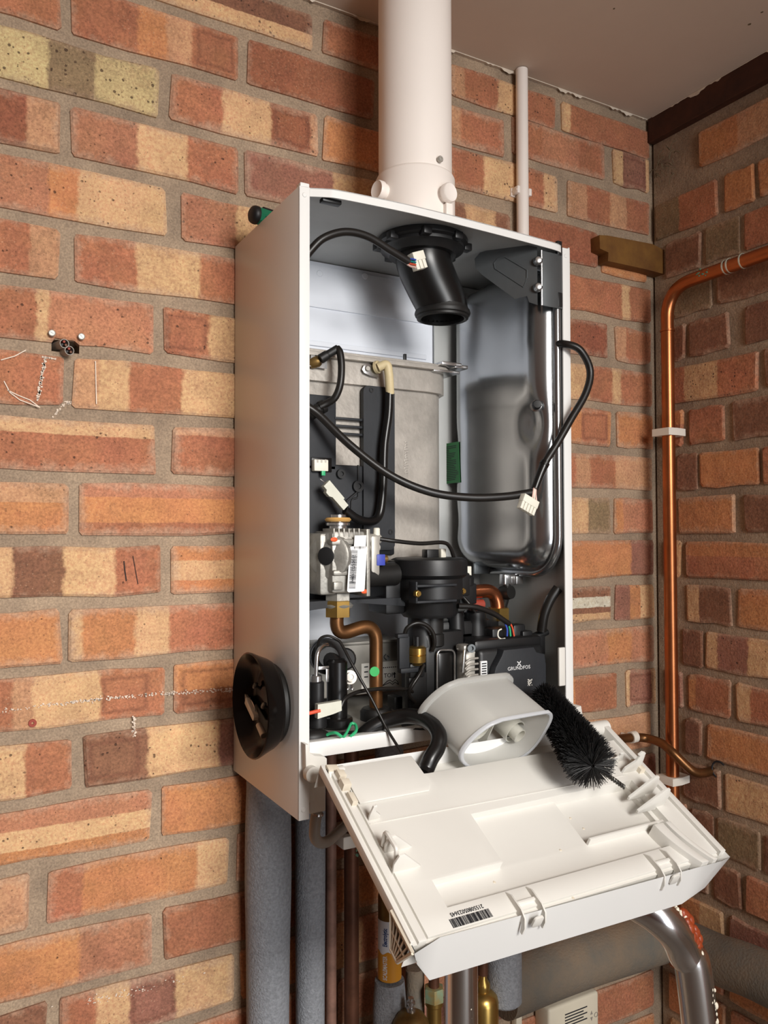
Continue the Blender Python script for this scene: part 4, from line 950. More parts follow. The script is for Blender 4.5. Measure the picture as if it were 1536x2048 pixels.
cable('sensor_lead', [at(928, 1196, y=-.145), at(940, 1210, y=-.15), at(950, 1224, y=-.15)], .0026, 'cable_black', cu)
bm = bmnew(); a = at(952, 1209, y=-.12); cyl(bm, a+V((-.012, 0, 0)), a+V((.012, 0, 0)), .007, None, 14, .001); part('red_cap', bm, 'plug_red', cu)
# ---- hydraulic block (black mouldings) and pump
Yb = -.165
bm = bmnew()
pbox(bm, 852, 1262, 930, 1420, Yb, .02, .005); pbox(bm, 880, 1240, 985, 1300, Yb+.02, .03, .006); pbox(bm, 818, 1345, 856, 1420, Yb, .012, .003); pbox(bm, 915, 1222, 1000, 1268, Yb+.035, .03, .005); pbox(bm, 870, 1262, 960, 1420, Yb+.02, .06, .005)
p = at(855, 1268, y=Yb); cyl(bm, p+V((.004, .02, -.02)), p+V((.004, .02, .03)), .020, .018, 22, .003)
p = at(950, 1240, y=Yb+.03); cyl(bm, p+V((0, 0, -.03)), p+V((0, 0, .014)), .017, .015, 20, .003); p = at(912, 1240, y=Yb+.02); cyl(bm, p+V((0, 0, -.02)), p+V((0, 0, .012)), .012, .010, 18, .002)
block = part('hydraulic_block', bm, 'black_plastic', label='black moulded water block')
bm = bmnew(); a, b, c_ = at(874, 1405, y=Yb-.004), at(874, 1300, y=Yb-.004), at(909, 1300, y=Yb-.004); tube(bm, bend_path([a, b, c_, at(909, 1400, y=Yb-.004)], .008), .0017, 10, raw=True); part('retaining_clip', bm, 'steel', block)
bm = bmnew(); pbox(bm, 877, 1304, 907, 1400, Yb-.006, .01, .004); part('motor_cover', bm, 'black_satin', block)
bm = bmnew(); p = at(834, 1308, y=Yb-.004); lathe(bm, [(0, -.014), (.006, -.014), (.008, -.011), (.011, -.010), (.0115, -.002), (.0105, -.001), (.0115, .0), (.0115, .008), (.009, .010), (0, .010)], p, (0, 0, 1), 22); part('pressure_switch', bm, 'brass', block)
bm = bmnew(); lathe(bm, [(0, .010), (.004, .010), (.004, .022), (0, .022)], p, (0, 0, 1), 14); box(bm, p+V((-.010, .0, -.03)), p+V((.012, .012, -.012)), .002); part('switch_base', bm, 'black_plastic', block)
bm = bmnew(); pbox(bm, 799, 1273, 820, 1340, Yb-.004, .007, .0015); pbox(bm, 796, 1268, 818, 1276, Yb-.006, .009, .001); sk = part('switch_plug', bm, 'black_matt', block)
cable('switch_lead', [at(808, 1272, y=Yb), at(814, 1256, y=Yb-.004), at(832, 1246, y=Yb-.008), at(852, 1250, y=Yb-.01), at(866, 1266, y=Yb-.01), at(869, 1288, y=Yb-.008), at(864, 1302, y=Yb-.004)], .0026, 'cable_black', block)
cable('switch_lead', [at(848, 1330, y=Yb-.008), at(838, 1350, y=Yb-.012), at(824, 1372, y=Yb-.012), at(818, 1388, y=Yb-.008), at(830, 1405, y=Yb-.006)], .0024, 'cable_black', block)
bm = bmnew(); pbox(bm, 802, 1336, 838, 1346, Yb-.008, .01, .0015); part('ledge', bm, 'black_matt', block)
bm = bmnew(); pbox(bm, 789, 1393, 806, 1420, -.13, .02, .002); part('foot', bm, 'black_plastic', block)
Ypu = -.205
bm = bmnew(); pbox(bm, 957, 1292, 1090, 1420, Ypu+.012, .06, .008, 3); pbox(bm, 950, 1276, 1085, 1300, Ypu+.016, .05, .005)
pump = part('circulating_pump', bm, 'black_plastic', label='black circulating pump with maker name on its face')
bm = bmnew(); q = lambda x, y: (at(x, y, y=Ypu).x, at(x, y, y=Ypu).z)
prism(bm, [q(*t) for t in ((992, 1335), (1004, 1312), (1008, 1300), (1068, 1294), (1074, 1304), (1090, 1308), (1093, 1330), (1093, 1418), (992, 1422), (988, 1350))], (0, Ypu+.013, 0), (1, 0, 0), (0, 0, 1), (0, -1, 0), .013, .002); part('pump_face', bm, 'black_matt', pump)
text('maker_name', 'GRUNDFOS', .0066, at(1038, 1336, y=Ypu-.0004), (1, 0, 0), (0, 0, 1), 'ink_white', pump, squash=1.08)
bm = bmnew(); c_ = at(1038, 1327, y=Ypu-.0004)
for k in range(4):
    a = k*math.pi/2+.55; d = V((math.cos(a), 0, math.sin(a))); n_ = V((-d.z, 0, d.x)); prism(bm, [(.0006, -.0006), (.0038, -.0009+.0012), (.0040, .0012+.0005), (.0006, .0007)], c_, d, n_, (0, -1, 0), .0003)
part('maker_emblem', bm, 'ink_white', pump)
bm = bmnew(); p = at(1060, 1365, y=Ypu-.0004); rr = random.Random(8)
for i in range(7):
    for j in range(8):
        if rr.random() < .5: box(bm, p+V((i*.0011-.004, -.0002, j*.0011-.004)), p+V((i*.0011-.0031, .0, j*.0011-.0031)))
part('face_print', bm, 'silver_paper', pump)
bm = bmnew(); pbox(bm, 932, 1296, 966, 1420, Ypu+.02, .05, .006); c_ = at(946, 1345, y=Ypu+.02)
for k in range(7):
    y_ = 1318+k*11; tube(bm, [at(930, y_+9, y=Ypu+.016), at(940, y_+1, y=Ypu+.014), at(956, y_-2, y=Ypu+.014)], .0014, 8)
pbox(bm, 928, 1290, 948, 1304, Ypu+.014, .02, .003); part('motor_body', bm, 'dull_steel', pump)
bm = bmnew(); p = at(940, 1296, y=Ypu+.013); lathe(bm, [(0, 0), (.0055, 0), (.0055, .005), (.003, .005), (.003, .002), (0, .002)], p, (-.2, -1, 0), 16); part('motor_screw', bm, 'galv', pump)
bm = bmnew(); tube(bm, [at(925, 1345, y=Ypu+.016), at(929, 1300, y=Ypu+.016)], .0018, 8, raw=True); part('motor_rim', bm, 'steel', pump)
bm = bmnew(); pbox(bm, 962, 1322, 975, 1352, Ypu+.010, .004, .001); part('motor_label', bm, 'paper', pump)
bm = bmnew()
for k in range(5): pbox(bm, 964, 1326+k*5, 973, 1328.4+k*5, Ypu+.0096, .001, 0)
part('motor_print', bm, 'ink', pump)
bm = bmnew(); pbox(bm, 1028, 1249, 1052, 1290, Ypu+.03, .02, .003); pbox(bm, 1046, 1262, 1066, 1282, Ypu+.024, .02, .002); pbox(bm, 985, 1256, 1030, 1290, Ypu+.035, .03, .004)
a = at(1062, 1282, y=Ypu+.03); tube(bm, [a, at(1078, 1270, y=Ypu+.028), at(1095, 1264, y=Ypu+.026)], lambda t: .008-.004*t, 12); pbox(bm, 1072, 1270, 1092, 1312, Ypu+.022, .03, .003); part('pump_socket', bm, 'black_plastic', pump)
cable('pump_lead', [at(916, 1212, y=-.185), at(950, 1214, y=-.188), at(985, 1226, y=-.188), at(1010, 1242, y=-.188), at(1018, 1248, y=-.187)], .0036, 'cable_black', pump)
for k, m_ in enumerate(('wire_blue', 'wire_green', 'wire_red')):
    cable('wire', [at(1010+k*3, 1246-k*2, y=-.187), at(1014+k*5, 1258-k*2, y=-.186), at(1014+k*7, 1272, y=-.184)], .0013, m_, pump)
bm = bmnew(); tube(bm, [at(1003, 1258, y=-.185), at(997, 1262, y=-.185), at(996, 1272, y=-.185), at(1002, 1278, y=-.185), at(1010, 1277, y=-.185)], .001, 8); part('wire_loop', bm, 'conn_white', pump)
cable('side_lead', [at(1116, 1176, y=-.2), at(1100, 1200, y=-.195), at(1088, 1230, y=-.19), at(1083, 1262, y=-.185)], .0068, 'cable_black')

# ---- drop-down front panel, hinged along its back edge
PO = V((0, -.275, 1.4235)); PU = V((1, 0, 0)); PV = V((0, -.8660, -.5)); PW = V((0, -.5, .8660))
def pp(u, v, w): return PO+PU*u+PV*v+PW*w
front = None
top_o = [(.0, .0), (.4, .0), (.4, .214), (.385, .2155), (.030, .2075), (.0, .2146)]
bot_o = [(.022, .012), (.378, .012), (.386, .2155), (.341, .2225), (.028, .2165), (.02, .2)]
bot_o = [(.022, .012), (.378, .012), (.387, .205), (.386, .2140), (.341, .2225), (.028, .2165)]
bm = bmnew()
T = [bm.verts.new(pp(u, v, -.001)) for u, v in ((.0, .0), (.4, .0), (.4, .214), (.385, .2155), (.345, .2145), (.030, .2075), (.0, .2146))]
Bt = [bm.verts.new(pp(u, v, -.045)) for u, v in ((.022, .012), (.378, .012), (.387, .205), (.386, .214), (.341, .2225), (.028, .2165), (.024, .2))]
bm.faces.new(Bt[::-1])
for k in range(7): bm.faces.new([T[k], T[(k+1) % 7], Bt[(k+1) % 7], Bt[k]])
front = part('drop_front', bm, 'white_paint', label='white front panel hinged open, inner side up')
# inner face: levels over a plan grid
us = [0, .0035, .009, .017, .0205, .053, .109, .118, .135, .25, .332, .36, .366, .392, .4]
vs_ = [0, .004, .030, .0555, .092, .150, .153, .182, .2035, .2065]
def level(u, v):
    if u < .0035: return .002
    if u < .009: return -.0045
    if u < .017: return -.001
    if u < .0205: return -.006
    if u > .392: return .0012
    if v > .2035: return -.006
    if v < .030:
        if u < .109: return -.002 if v > .004 else -.014
        return -.020
    if .25 < u < .36 and .092 < v < .150: return -.0185
    if .25 < u < .36 and .150 < v < .153: return -.003
    if .135 < u < .366 and .092 < v < .182: return -.012
    if .053 < u < .366 and .153 < v < .182: return -.012
    return -.003
bm = bmnew(); nu, nv = len(us)-1, len(vs_)-1
Lv = [[level((us[i]+us[i+1])/2, (vs_[j]+vs_[j+1])/2) for j in range(nv)] for i in range(nu)]
cache = {}
def gv_(i, j, w):
    k = (i, j, round(w, 5))
    if k not in cache: cache[k] = bm.verts.new(pp(us[i], vs_[j], w))
    return cache[k]
for i in range(nu):
    for j in range(nv):
        w_ = Lv[i][j]; bm.faces.new([gv_(i, j, w_), gv_(i+1, j, w_), gv_(i+1, j+1, w_), gv_(i, j+1, w_)])
        if i+1 < nu and abs(Lv[i+1][j]-w_) > 1e-6: bm.faces.new([gv_(i+1, j, w_), gv_(i+1, j+1, w_), gv_(i+1, j+1, Lv[i+1][j]), gv_(i+1, j, Lv[i+1][j])])
        if j+1 < nv and abs(Lv[i][j+1]-w_) > 1e-6: bm.faces.new([gv_(i, j+1, w_), gv_(i+1, j+1, w_), gv_(i+1, j+1, Lv[i][j+1]), gv_(i, j+1, Lv[i][j+1])])
for i in range(nu):
    for j, jj in ((0, 0), (nv-1, nv)):
        w_ = Lv[i][j]; bm.faces.new([gv_(i, jj, w_), gv_(i+1, jj, w_), gv_(i+1, jj, -.03), gv_(i, jj, -.03)])
bmesh.ops.recalc_face_normals(bm, faces=bm.faces[:])
for j in range(nv):
    for i, ii in ((0, 0), (nu-1, nu)):
        w_ = Lv[i][j]; bm.faces.new([gv_(ii, j, w_), gv_(ii, j+1, w_), gv_(ii, j+1, -.008), gv_(ii, j, -.008)])
bmesh.ops.recalc_face_normals(bm, faces=bm.faces[:])
me_edges = [e for e in bm.edges if len(e.link_faces) == 2 and e.calc_face_angle(0) > .8]
bmesh.ops.bevel(bm, geom=me_edges, offset=.0012, segments=2, profile=.5, affect='EDGES', clamp_overlap=True)
part('inner_moulding', bm, 'white_plastic', front, smooth=30)
# raised wiring cover and its long seam
bm = bmnew(); prism(bm, [(.0215, .0045), (.1085, .0045), (.110, .03), (.110, .047), (.104, .0545), (.022, .0545)], pp(0, 0, -.002), PU, PV, PW, .0016, .0006); part('wiring_cover', bm, 'white_plastic', front)
bm = bmnew(); prism(bm, [(.022, .0790), (.366, .0835), (.366, .0842), (.022, .0797)], pp(0, 0, -.003), PU, PV, PW, .0007); part('seam_line', bm, 'white_plastic', front)
# fins
def fin(u0, u1, v, h, t=.0022, lean=0., m='white_plastic', hook=False):
    bm = bmnew(); s = 1 if u1 > u0 else -1; L = abs(u1-u0)
    pr = [(0, -.004), (L, -.004), (L, 0), (L*.35, h*.82), (L*.2, h), (0.02*L, h*.95), (-.08*L, h*.5)]
    if hook: pr = [(0, -.004), (L, -.004), (L*.9, h*.25), (L*.42, h*.55), (L*.36, h*.80), (L*.46, h*.86), (L*.30, h), (L*.08, h*.92), (-.02*L, h*.4)]
    prism(bm, pr, pp(u0, v, -.003), PU*s, PW, PV, t, .0005); return part('fin', bm, m, front)
fin(.022, .052, .112, .021); fin(.020, .050, .134, .022); fin(.0225, .036, .073, .020, hook=True)
fin(.378, .342, .112, .026, .0028); fin(.377, .338, .131, .026, .0028); fin(.376, .360, .060, .014, .0028, hook=True); fin(.388, .360, .078, .030, .0028, hook=True)
bm = bmnew(); tube(bm, bend_path([pp(.022, .108, 0), pp(.022, .104, .016), pp(.023, .126, .016), pp(.023, .133, .0)], .005), .0022, 8, raw=True); box(bm, (0, 0, 0), (.001, .001, .001), M=Matrix.Translation(pp(.022, .114, .002))); part('cable_guide', bm, 'white_plastic', front)
bm = bmnew()
for u0, v0, u1, v1, h in ((.012, .012, .020, .022, .012), (.010, .026, .019, .036, .014), (.012, .042, .018, .056, .011), (.006, .0, .018, .009, .008), (.384, .068, .392, .086, .010)):
    prism(bm, [(u0, v0), (u1, v0+.002), (u1, v1), (u0, v1)], pp(0, 0, -.006), PU, PV, PW, h, .001)
part('latch_block', bm, 'cream_plastic', front)
# two catches on the front edge
for u in (.117, .298):
    bm = bmnew()
    for du in (0, .024): prism(bm, [(.183, -.003), (.190, .002), (.206, .003), (.214, .000), (.2185, -.008), (.2185, -.016), (.2155, -.016), (.213, -.008), (.205, -.006), (.196, -.006)], pp(u+du, 0, 0), PV, PW, PU, .0018, .0004)
    prism(bm, [(.002, .196), (.024, .196), (.024, .199), (.002, .199)], pp(u, 0, -.01), PU, PV, PW, .010, .0004)
    prism(bm, rrect(.010, -.012, .021, .0005, .003), pp(u, .2155, 0), PU, PW, PV, .0022, .0004)
    part('catch', bm, 'cream_plastic' if 0 else 'white_plastic', front)
# curved ribs in the right corner
for (u0, r0, t_, h0) in ((.402, .052, .014, .008), (.407, .036, .008, .007)):
    bm = bmnew(); A = []; n_ = 14
    for k in range(n_+1):
        a = math.radians(200-62*k/n_); A.append(a)
    cu_, cv_ = u0+.004, .2135-.008
    pr = [(.345+.0-(.0)+dx, dv) for dx, dv in ()]
    pts_o = []; pts_i = []
    for k in range(n_+1):
        t2 = k/n_; v_ = .158+.056*t2; off_ = .018*(t2**1.8)
        base = (.335 if r0 > .04 else .353)
        pts_o.append((base+off_, v_)); pts_i.append((base+off_+t_*(1-.25*t2), v_))
    prism(bm, pts_o+pts_i[::-1], pp(0, 0, -.012), PU, PV, PW, .012+h0*.5, .0012); part('curved_rib', bm, 'white_plastic', front)
# vent grille on the left edge
vg = bmnew(); q0, q1, q2, q3 = (.172, -.002), (.213, -.002), (.201, -.031), (.188, -.031)
for a, b in ((q0, q1), (q1, q2), (q2, q3), (q3, q0)):
    tube(vg, [pp(-.0005, *a), pp(-.0005, *b)], .0018, 6, raw=True)
grille = part('vent_grille', vg, 'cream_plastic', front)
def slat(a, b):
    bm = bmnew(); tube(bm, [pp(-.0005, *a), pp(-.0005, *b)], .0011, 6, raw=True); part('grille_bar', bm, 'cream_plastic', front)
for k in range(1, 6):
    t = k/6; slat((q0[0]+(q1[0]-q0[0])*t, q0[1]), (q3[0]+(q2[0]-q3[0])*t, q3[1]))
for t in (.5,): slat((q0[0]+(q3[0]-q0[0])*t, q0[1]+(q3[1]-q0[1])*t), (q1[0]+(q2[0]-q1[0])*t, q1[1]+(q2[1]-q1[1])*t))
bm = bmnew(); prism(bm, [q0, q1, q2, q3], pp(.002, 0, 0), PV, PW, PU, .0006); part('grille_back', bm, 'galv', front)
# barcode printed on the front ledge
bm = bmnew(); a = pp(.0905, .193, -.0026); r_ = (pp(.046, .1925, 0)-pp(.0905, .193, 0)).normalized()
barcode(bm, pp(.0905, .1915, -.0027), -PU, PV*-1 if 0 else -PV*-1, .043, -.0095 if 0 else .0095, 44, 9) if 0 else barcode(bm, pp(.0475, .2022, -.0028), PU, -PV, .043, .0085, 44, 9)
part('barcode', bm, 'ink', front)
text('panel_number', '21550805023645', .0056, pp(.069, .1900, -.0026), -PU, PV, 'ink', front, squash=.92)
bm = bmnew()
for u, v in ((.262, .112), (.268, .128), (.215, .150), (.12, .165), (.185, .205), (.30, .2)): lathe(bm, [(0, 0), (.0016, 0), (.001, .0006), (0, .0006)], pp(u, v, level(u, v)), PW, 10)
part('mould_pip', bm, 'cream_plastic', front)
# hinges and drain block
bm = bmnew(); a = at(604, 1500, y=-D_-.002)
def hpoly(pts, y_, t, m='white_plastic', bev=.001):
    bm = bmnew(); prism(bm, [(at(x, y, y=y_).x, at(x, y, y=y_).z) for x, y in pts], (0, y_, 0), (1, 0, 0), (0, 0, 1), (0, -1, 0), t, bev); return bm
hb = hpoly([(602, 1484), (608, 1484), (611, 1500), (620, 1506), (640, 1508), (645, 1512), (645, 1530), (634, 1534), (632, 1556), (606, 1556), (603, 1530)], -D_-.001, .012)
hinge = part('hinge', hb, 'white_plastic')
bm = bmnew(); cyl(bm, pp(.006, .006, -.006), pp(.026, .006, -.006), .0065, None, 24, .001); c_ = at(619, 1545, y=-D_-.012); cyl(bm, c_, c_+V((0, -.012, 0)), .0085, None, 20, .0015); part('hinge_barrel', bm, 'white_plastic', hinge)
bm = hpoly([(1131, 1425), (1140, 1410), (1148, 1408), (1152, 1432), (1158, 1440), (1158, 1452), (1128, 1450)], -D_-.001, .014); hinge2 = part('hinge', bm, 'white_plastic')
bm = bmnew(); cyl(bm, pp(.372, .004, -.006), pp(.404, .004, -.006), .009, None, 24, .001); box(bm, (.372, -.275, 1.408), (.392, -.219, 1.422), .003); part('hinge_barrel', bm, 'white_plastic', hinge2)
bm = bmnew(); pbox(bm, 619, 1556, 652, 1626, -.214, .03, .002); pbox(bm, 614, 1556, 630, 1606, -.216, .01, .002); drain = part('drain_block', bm, 'white_plastic')
bm = bmnew(); tube(bm, [at(634, 1622, y=-.20), at(630, 1650, y=-.20), at(630, 1674, y=-.198), at(640, 1685, y=-.19), at(656, 1682, y=-.176), at(680, 1662, y=-.155), at(700, 1645, y=-.135)], .0064, 14); part('drain_hose', bm, 'hose_grey', drain, label='grey flexible drain hose')
bm = bmnew(); cyl(bm, at(635, 1624, y=-.20), at(634, 1632, y=-.20), .0072, None, 18, .001); part('hose_clip', bm, 'steel', drain)
# ------------------------------------------------------------------ flue and pipes
FX, FY = .2095, -.127
fl = thing('flue_pipe', 'wide white flue pipe rising from the boiler to the ceiling', 'pipe', (FX, FY, ZT))
bm = bmnew(); lathe(bm, [(0, .02), (.0495, .02), (.0495, ZC-ZT), (0, ZC-ZT)], (FX, FY, ZT), (0, 0, 1), 56); obj('pipe', bm, 'flue_white', fl)
zc_ = at(836, 322, y=FY-.05).z-ZT
bm = bmnew(); lathe(bm, [(0, .010), (.0515, .010), (.0515, .02), (.0535, .022), (.0535, zc_-.003), (.052, zc_), (.049, zc_+.002), (0, zc_+.002)], (FX, FY, ZT), (0, 0, 1), 56); col_ = obj('collar', bm, 'flue_white', fl)
bm = bmnew(); lathe(bm, [(0, .0), (.068, .0), (.069, .004), (.066, .007), (.056, .009), (.053, .014), (0, .014)], (FX, FY, ZT), (0, 0, 1), 56); obj('base_flange', bm, 'flue_white', fl)
def on_flue(px, py, r):
    best = None
    for k in range(720):
        a = k*math.pi/360; p = V((FX+r*math.cos(a), FY+r*math.sin(a), 0))
        n_ = V((math.cos(a), math.sin(a), 0))
        if n_.dot(CAM-p) < 0: continue
        z = at(px, py, y=p.y); d = abs(z.x-p.x)
        if best is None or d < best[0]: best = (d, V((p.x, p.y, z.z)), n_)
    return best[1], best[2]
for q in ((888, 390), (768, 384)):
    p, n_ = on_flue(*q, .0535); bm = bmnew(); lathe(bm, [(0, -.006), (.0105, -.006), (.0105, .004), (.0125, .005), (.0125, .011), (.0115, .0125), (.0105, .0120), (0, .0118)], p, n_, 24); obj('test_cap', bm, 'flue_white', col_)
p, n_ = on_flue(881, 318, .0535); bm = bmnew(); lathe(bm, [(0, -.002), (.0042, -.002), (.0042, .0008), (.0032, .002), (.0015, .002), (.001, .0008), (0, .0008)], p, n_, 16); obj('screw', bm, 'dull_steel', col_)
p, n_ = on_flue(893, 424, .0545); bm = bmnew(); box(bm, p+V((-.005, -.007, -.012)), p+V((.006, .004, .010)), .002); obj('flange_lug', bm, 'flue_white', fl)

cx_, cy_ = .4885, -.0125
cd_ = thing('conduit_pipe', 'slim white plastic pipe on the back wall beside the flue', 'pipe', (cx_, cy_, 1.6))
bm = bmnew(); cyl(bm, (cx_, cy_, 1.55), (cx_, cy_, ZC-.001), .0100, None, 24); obj('pipe', bm, 'flue_white', cd_)
zc2 = at(1050, 385, y=cy_).z
bm = bmnew(); tube(bm, [(cx_-.013, -.003, zc2), (cx_-.013, cy_-.004, zc2)], .003, 6, raw=True); tube(bm, [(cx_+.013, -.003, zc2), (cx_+.013, cy_-.004, zc2)], .003, 6, raw=True); box(bm, (cx_-.016, -.004, zc2-.007), (cx_+.016, .003, zc2+.007), .001)
box(bm, (cx_-.015, cy_-.006, zc2-.006), (cx_-.0095, cy_+.01, zc2+.006), .001); box(bm, (cx_+.0095, cy_-.006, zc2-.006), (cx_+.015, cy_+.01, zc2+.006), .001); obj('pipe_clip', bm, 'flue_white', cd_)

# copper pipe in the corner
kx, ky = .775, -.059
zb_ = at(1400, 548, x=kx).z
cp = thing('copper_pipe', 'bright copper pipe running down the corner and bending along the right wall', 'pipe', (kx, ky, .9))
path = bend_path([(kx, ky, 1.014), (kx, ky, zb_-.006), (kx, -.8, zb_+.006)], .055, 12)
bm = bmnew(); tube(bm, path, .0111, 22, raw=True); obj('pipe', bm, 'copper_bright', cp)
zj = at(1341, 660, x=kx).z
bm = bmnew(); lathe(bm, [(.0112, -.002), (.0128, -.0015), (.0128, .0015), (.0112, .002)], (kx, ky, zj), (0, 0, 1), 22); obj('joint_bead', bm, 'copper_bright', cp)
bm = bmnew()
for q in ((1452, 524), (1460, 521), (1486, 508)): p = at(*q, x=kx); lathe(bm, [(.0112, -.0012), (.0124, -.001), (.0124, .001), (.0112, .0012)], (kx, p.y, zb_-.004-(p.y+.1)*.013), (0, 1, 0), 22)
obj('solder_ring', bm, 'solder', cp)
bm = bmnew(); rr = random.Random(3)
for k in range(14): p = at(1400+rr.uniform(-8, 18), 548+rr.uniform(-10, 4), x=kx-.0108); ball(bm, p, rr.uniform(.0008, .0022), 8, (.4, 1.3, .8))
obj('verdigris_patch', bm, 'verdigris', cp, kind='stuff')
def wall_clip(parent, z, r=.0112, x=kx, y=ky):
    bm = bmnew()
    prism(bm, [(-r-.006, r+.0105), (-r-.0045, -r-.003), (.006, -r-.0045), (XR-x-.002, -r-.001), (XR-x-.002, r+.004)], (x, y, z-.0065), (1, 0, 0), (0, 1, 0), (0, 0, 1), .013, .001); obj('pipe_clip', bm, 'clip_white', parent)
wall_clip(cp, at(1340, 864, x=kx).z); wall_clip(cp, at(1348, 1560, x=kx).z)

# old pipe that crosses to the right wall
bp_ = thing('brass_coloured_pipe', 'thin tarnished copper pipe bending into a hole in the right wall', 'pipe', (.6, -.03, 1.27))
Pp = [at(1120, 1493, y=-.026), at(1200, 1484, y=-.026), at(1255, 1476, y=-.027), at(1290, 1476, y=-.034), at(1322, 1486, y=-.062), at(1345, 1505, y=-.086), at(1375, 1534, y=-.104), at(1392, 1545, y=-.110)]
pe = at(1408, 1546, x=.790); pe2 = V((.83, pe.y+.001, pe.z+.001))
bm = bmnew(); tube(bm, smooth_path(Pp+[pe], 8)+[pe2], .0076, 16, raw=True); obj('pipe', bm, 'copper_old', bp_)
bm = bmnew(); p = at(1266, 1474, y=-.028); tube(bm, [V((p.x, -.002, p.z)), V((p.x, -.034, p.z))], .003, 8, raw=True); lathe(bm, [(.0076, -.006), (.0100, -.006), (.0100, .006), (.0076, .006)], V((p.x, -.028, p.z)), (1, 0, .05), 20, close=True); obj('pipe_clip', bm, 'clip_white', bp_)
bm = bmnew(); p = at(1438, 1540, x=XR-.001); tube(bm, [p+V((0, .014*math.cos(a)-.0, .014*math.sin(a))) for a in [i*.35-1.2 for i in range(11)]], .0016, 6, raw=True); obj('hole_edge', bm, 'black_matt', bp_)

# foam lagged pipes under the boiler
def lagged(name, label, x, y, zt, rf, m='foam', zb=.6):
    o = None; bm = bmnew(); n = 26; pr = [(0, zb)]+[(rf(1-k/n), zb+(zt-zb)*k/n) for k in range(n+1)]+[(0, zt)]
    lathe(bm, pr, (x, y, 0), (0, 0, 1), 36); return bm
t1 = thing('lagged_pipe', 'thick grey foam lagged pipe below the left edge of the boiler', 'pipe', (.04, -.036, 1.0), 'lagged pipes under the boiler')
bm = lagged('', '', .036, -.036, 1.36, lambda s: .0305-.003*min(1, s*2.2)-.002*math.exp(-((s-.02)/.05)**2)+.0012*math.exp(-((s-.2)/.08)**2)); obj('foam_sleeve', bm, 'foam', t1)
bm = bmnew(); cyl(bm, (.036, -.036, 1.33), (.036, -.036, 1.43), .0075, None, 14); obj('pipe', bm, 'copper_dirty', t1)
t2 = thing('lagged_pipe', 'slimmer grey foam lagged pipe, second from the left under the boiler', 'pipe', (.1, -.03, 1.0), 'lagged pipes under the boiler')
bm = lagged('', '', .099, -.030, 1.385, lambda s: .0208-.0012*math.exp(-((s-.5)/.2)**2)); obj('foam_sleeve', bm, 'foam', t2)
bm = bmnew(); cyl(bm, (.099, -.03, 1.37), (.099, -.03, 1.43), .0075, None, 14); obj('pipe', bm, 'copper_dirty', t2)
px3 = at(662, 1850, y=-.022); bm = bmnew(); cyl(bm, (px3.x, -.022, .7), (px3.x, -.022, 1.43), .0076, None, 18); o3 = tag(obj('bare_pipe', bm, 'pipe_dusty'), 'dusty narrow pipe close beside the slimmer foam lagging', 'pipe')
px4 = at(703, 1850, y=-.045); p4 = thing('brown_pipe', 'dark brown copper pipe with a white clip near its top', 'pipe', (px4.x, -.045, .7))
bm = bmnew(); cyl(bm, (px4.x, -.045, .7), (px4.x, -.045, 1.43), .0103, None, 22); obj('pipe', bm, 'copper_dirty', p4)
zz4 = at(703, 1682, y=-.055).z; bm = bmnew(); box(bm, (px4.x-.020, -.060, zz4-.009), (px4.x+.014, -.001, zz4+.009), .003); obj('pipe_clip', bm, 'clip_white', p4)
bm = bmnew(); rr = random.Random(6)
for k in range(6): p = at(712+rr.uniform(-3, 5), 1700+rr.uniform(-4, 14), y=-.0545); ball(bm, p, .0016, 8, (1, .5, 1.5))
obj('verdigris_patch', bm, 'verdigris', p4, kind='stuff')

# electrolytic scale inhibitor
sx, sy = at(779, 1880, y=-.06).x, -.06
si = thing('scale_inhibitor', 'brass scale inhibitor with blue and amber printed label', 'scale inhibitor', (sx, sy, 1.1))
zA, zB_ = at(779, 1975, y=sy-.016).z, at(779, 1760, y=sy-.016).z
bm = bmnew(); H_ = zB_-zA; lathe(bm, [(0, -.004), (.009, -.004), (.0105, .006), (.013, .008), (.0155, .014), (.016, .02), (.016, H_-.03), (.0145, H_-.022), (.010, H_-.012), (.010, H_+.01), (0, H_+.01)], (sx, sy, zA), (0, 0, 1), 32); obj('body', bm, 'brass_old', si)
def wrap(name, z0, z1, m, r=.0163, a0=-200, a1=20, wav=0.):
    bm = bmnew(); n = 26; A = []; Bv = []
    for k in range(n+1):
        a = math.radians(a0+(a1-a0)*k/n); c, s = math.cos(a), math.sin(a); dz = wav*math.sin(k*.9)
        A.append(bm.verts.new((sx+r*c, sy+r*s, z0))); Bv.append(bm.verts.new((sx+r*c, sy+r*s, z1+dz)))
    for k in range(n): bm.faces.new([A[k], A[k+1], Bv[k+1], Bv[k]])
    return obj(name, bm, m, si)
zl0, zl1, zl2 = at(779, 1968, y=sy-.016).z, at(779, 1910, y=sy-.016).z, at(779, 1846, y=sy-.016).z
wrap('label_white', zl0+.004, zl2, 'label_white'); wrap('label_amber', zl0, zl1, 'label_amber', .0166, wav=.0022)
vd = (V((CAM.x, CAM.y, 0))-V((sx, sy, 0))).normalized(); tr = V((-vd.y, vd.x, 0))
def curved_text(name, s, size, z, m, r, off=0.):
    o = text(name, s, size, (0, 0, 0), (1, 0, 0), (0, 1, 0), m, si, 0, squash=1., bold=.00015)
    a0 = math.atan2(vd.y, vd.x)
    for v in o.data.vertices:
        L_, up_ = v.co.x, v.co.y*1.7; a = a0-(up_+off)/r    # runs upward, letter tops towards the left
        v.co = (sx+r*math.cos(a), sy+r*math.sin(a), z+L_)
    return o
curved_text('label_word', 'Electrolytic', .0054, (zl1+zl2)/2, 'label_blue_text', .0168, .0062)
curved_text('label_word', 'SCALEMASTER', .0050, (zl0+zl1)/2, 'ink_white', .0171, .0062)
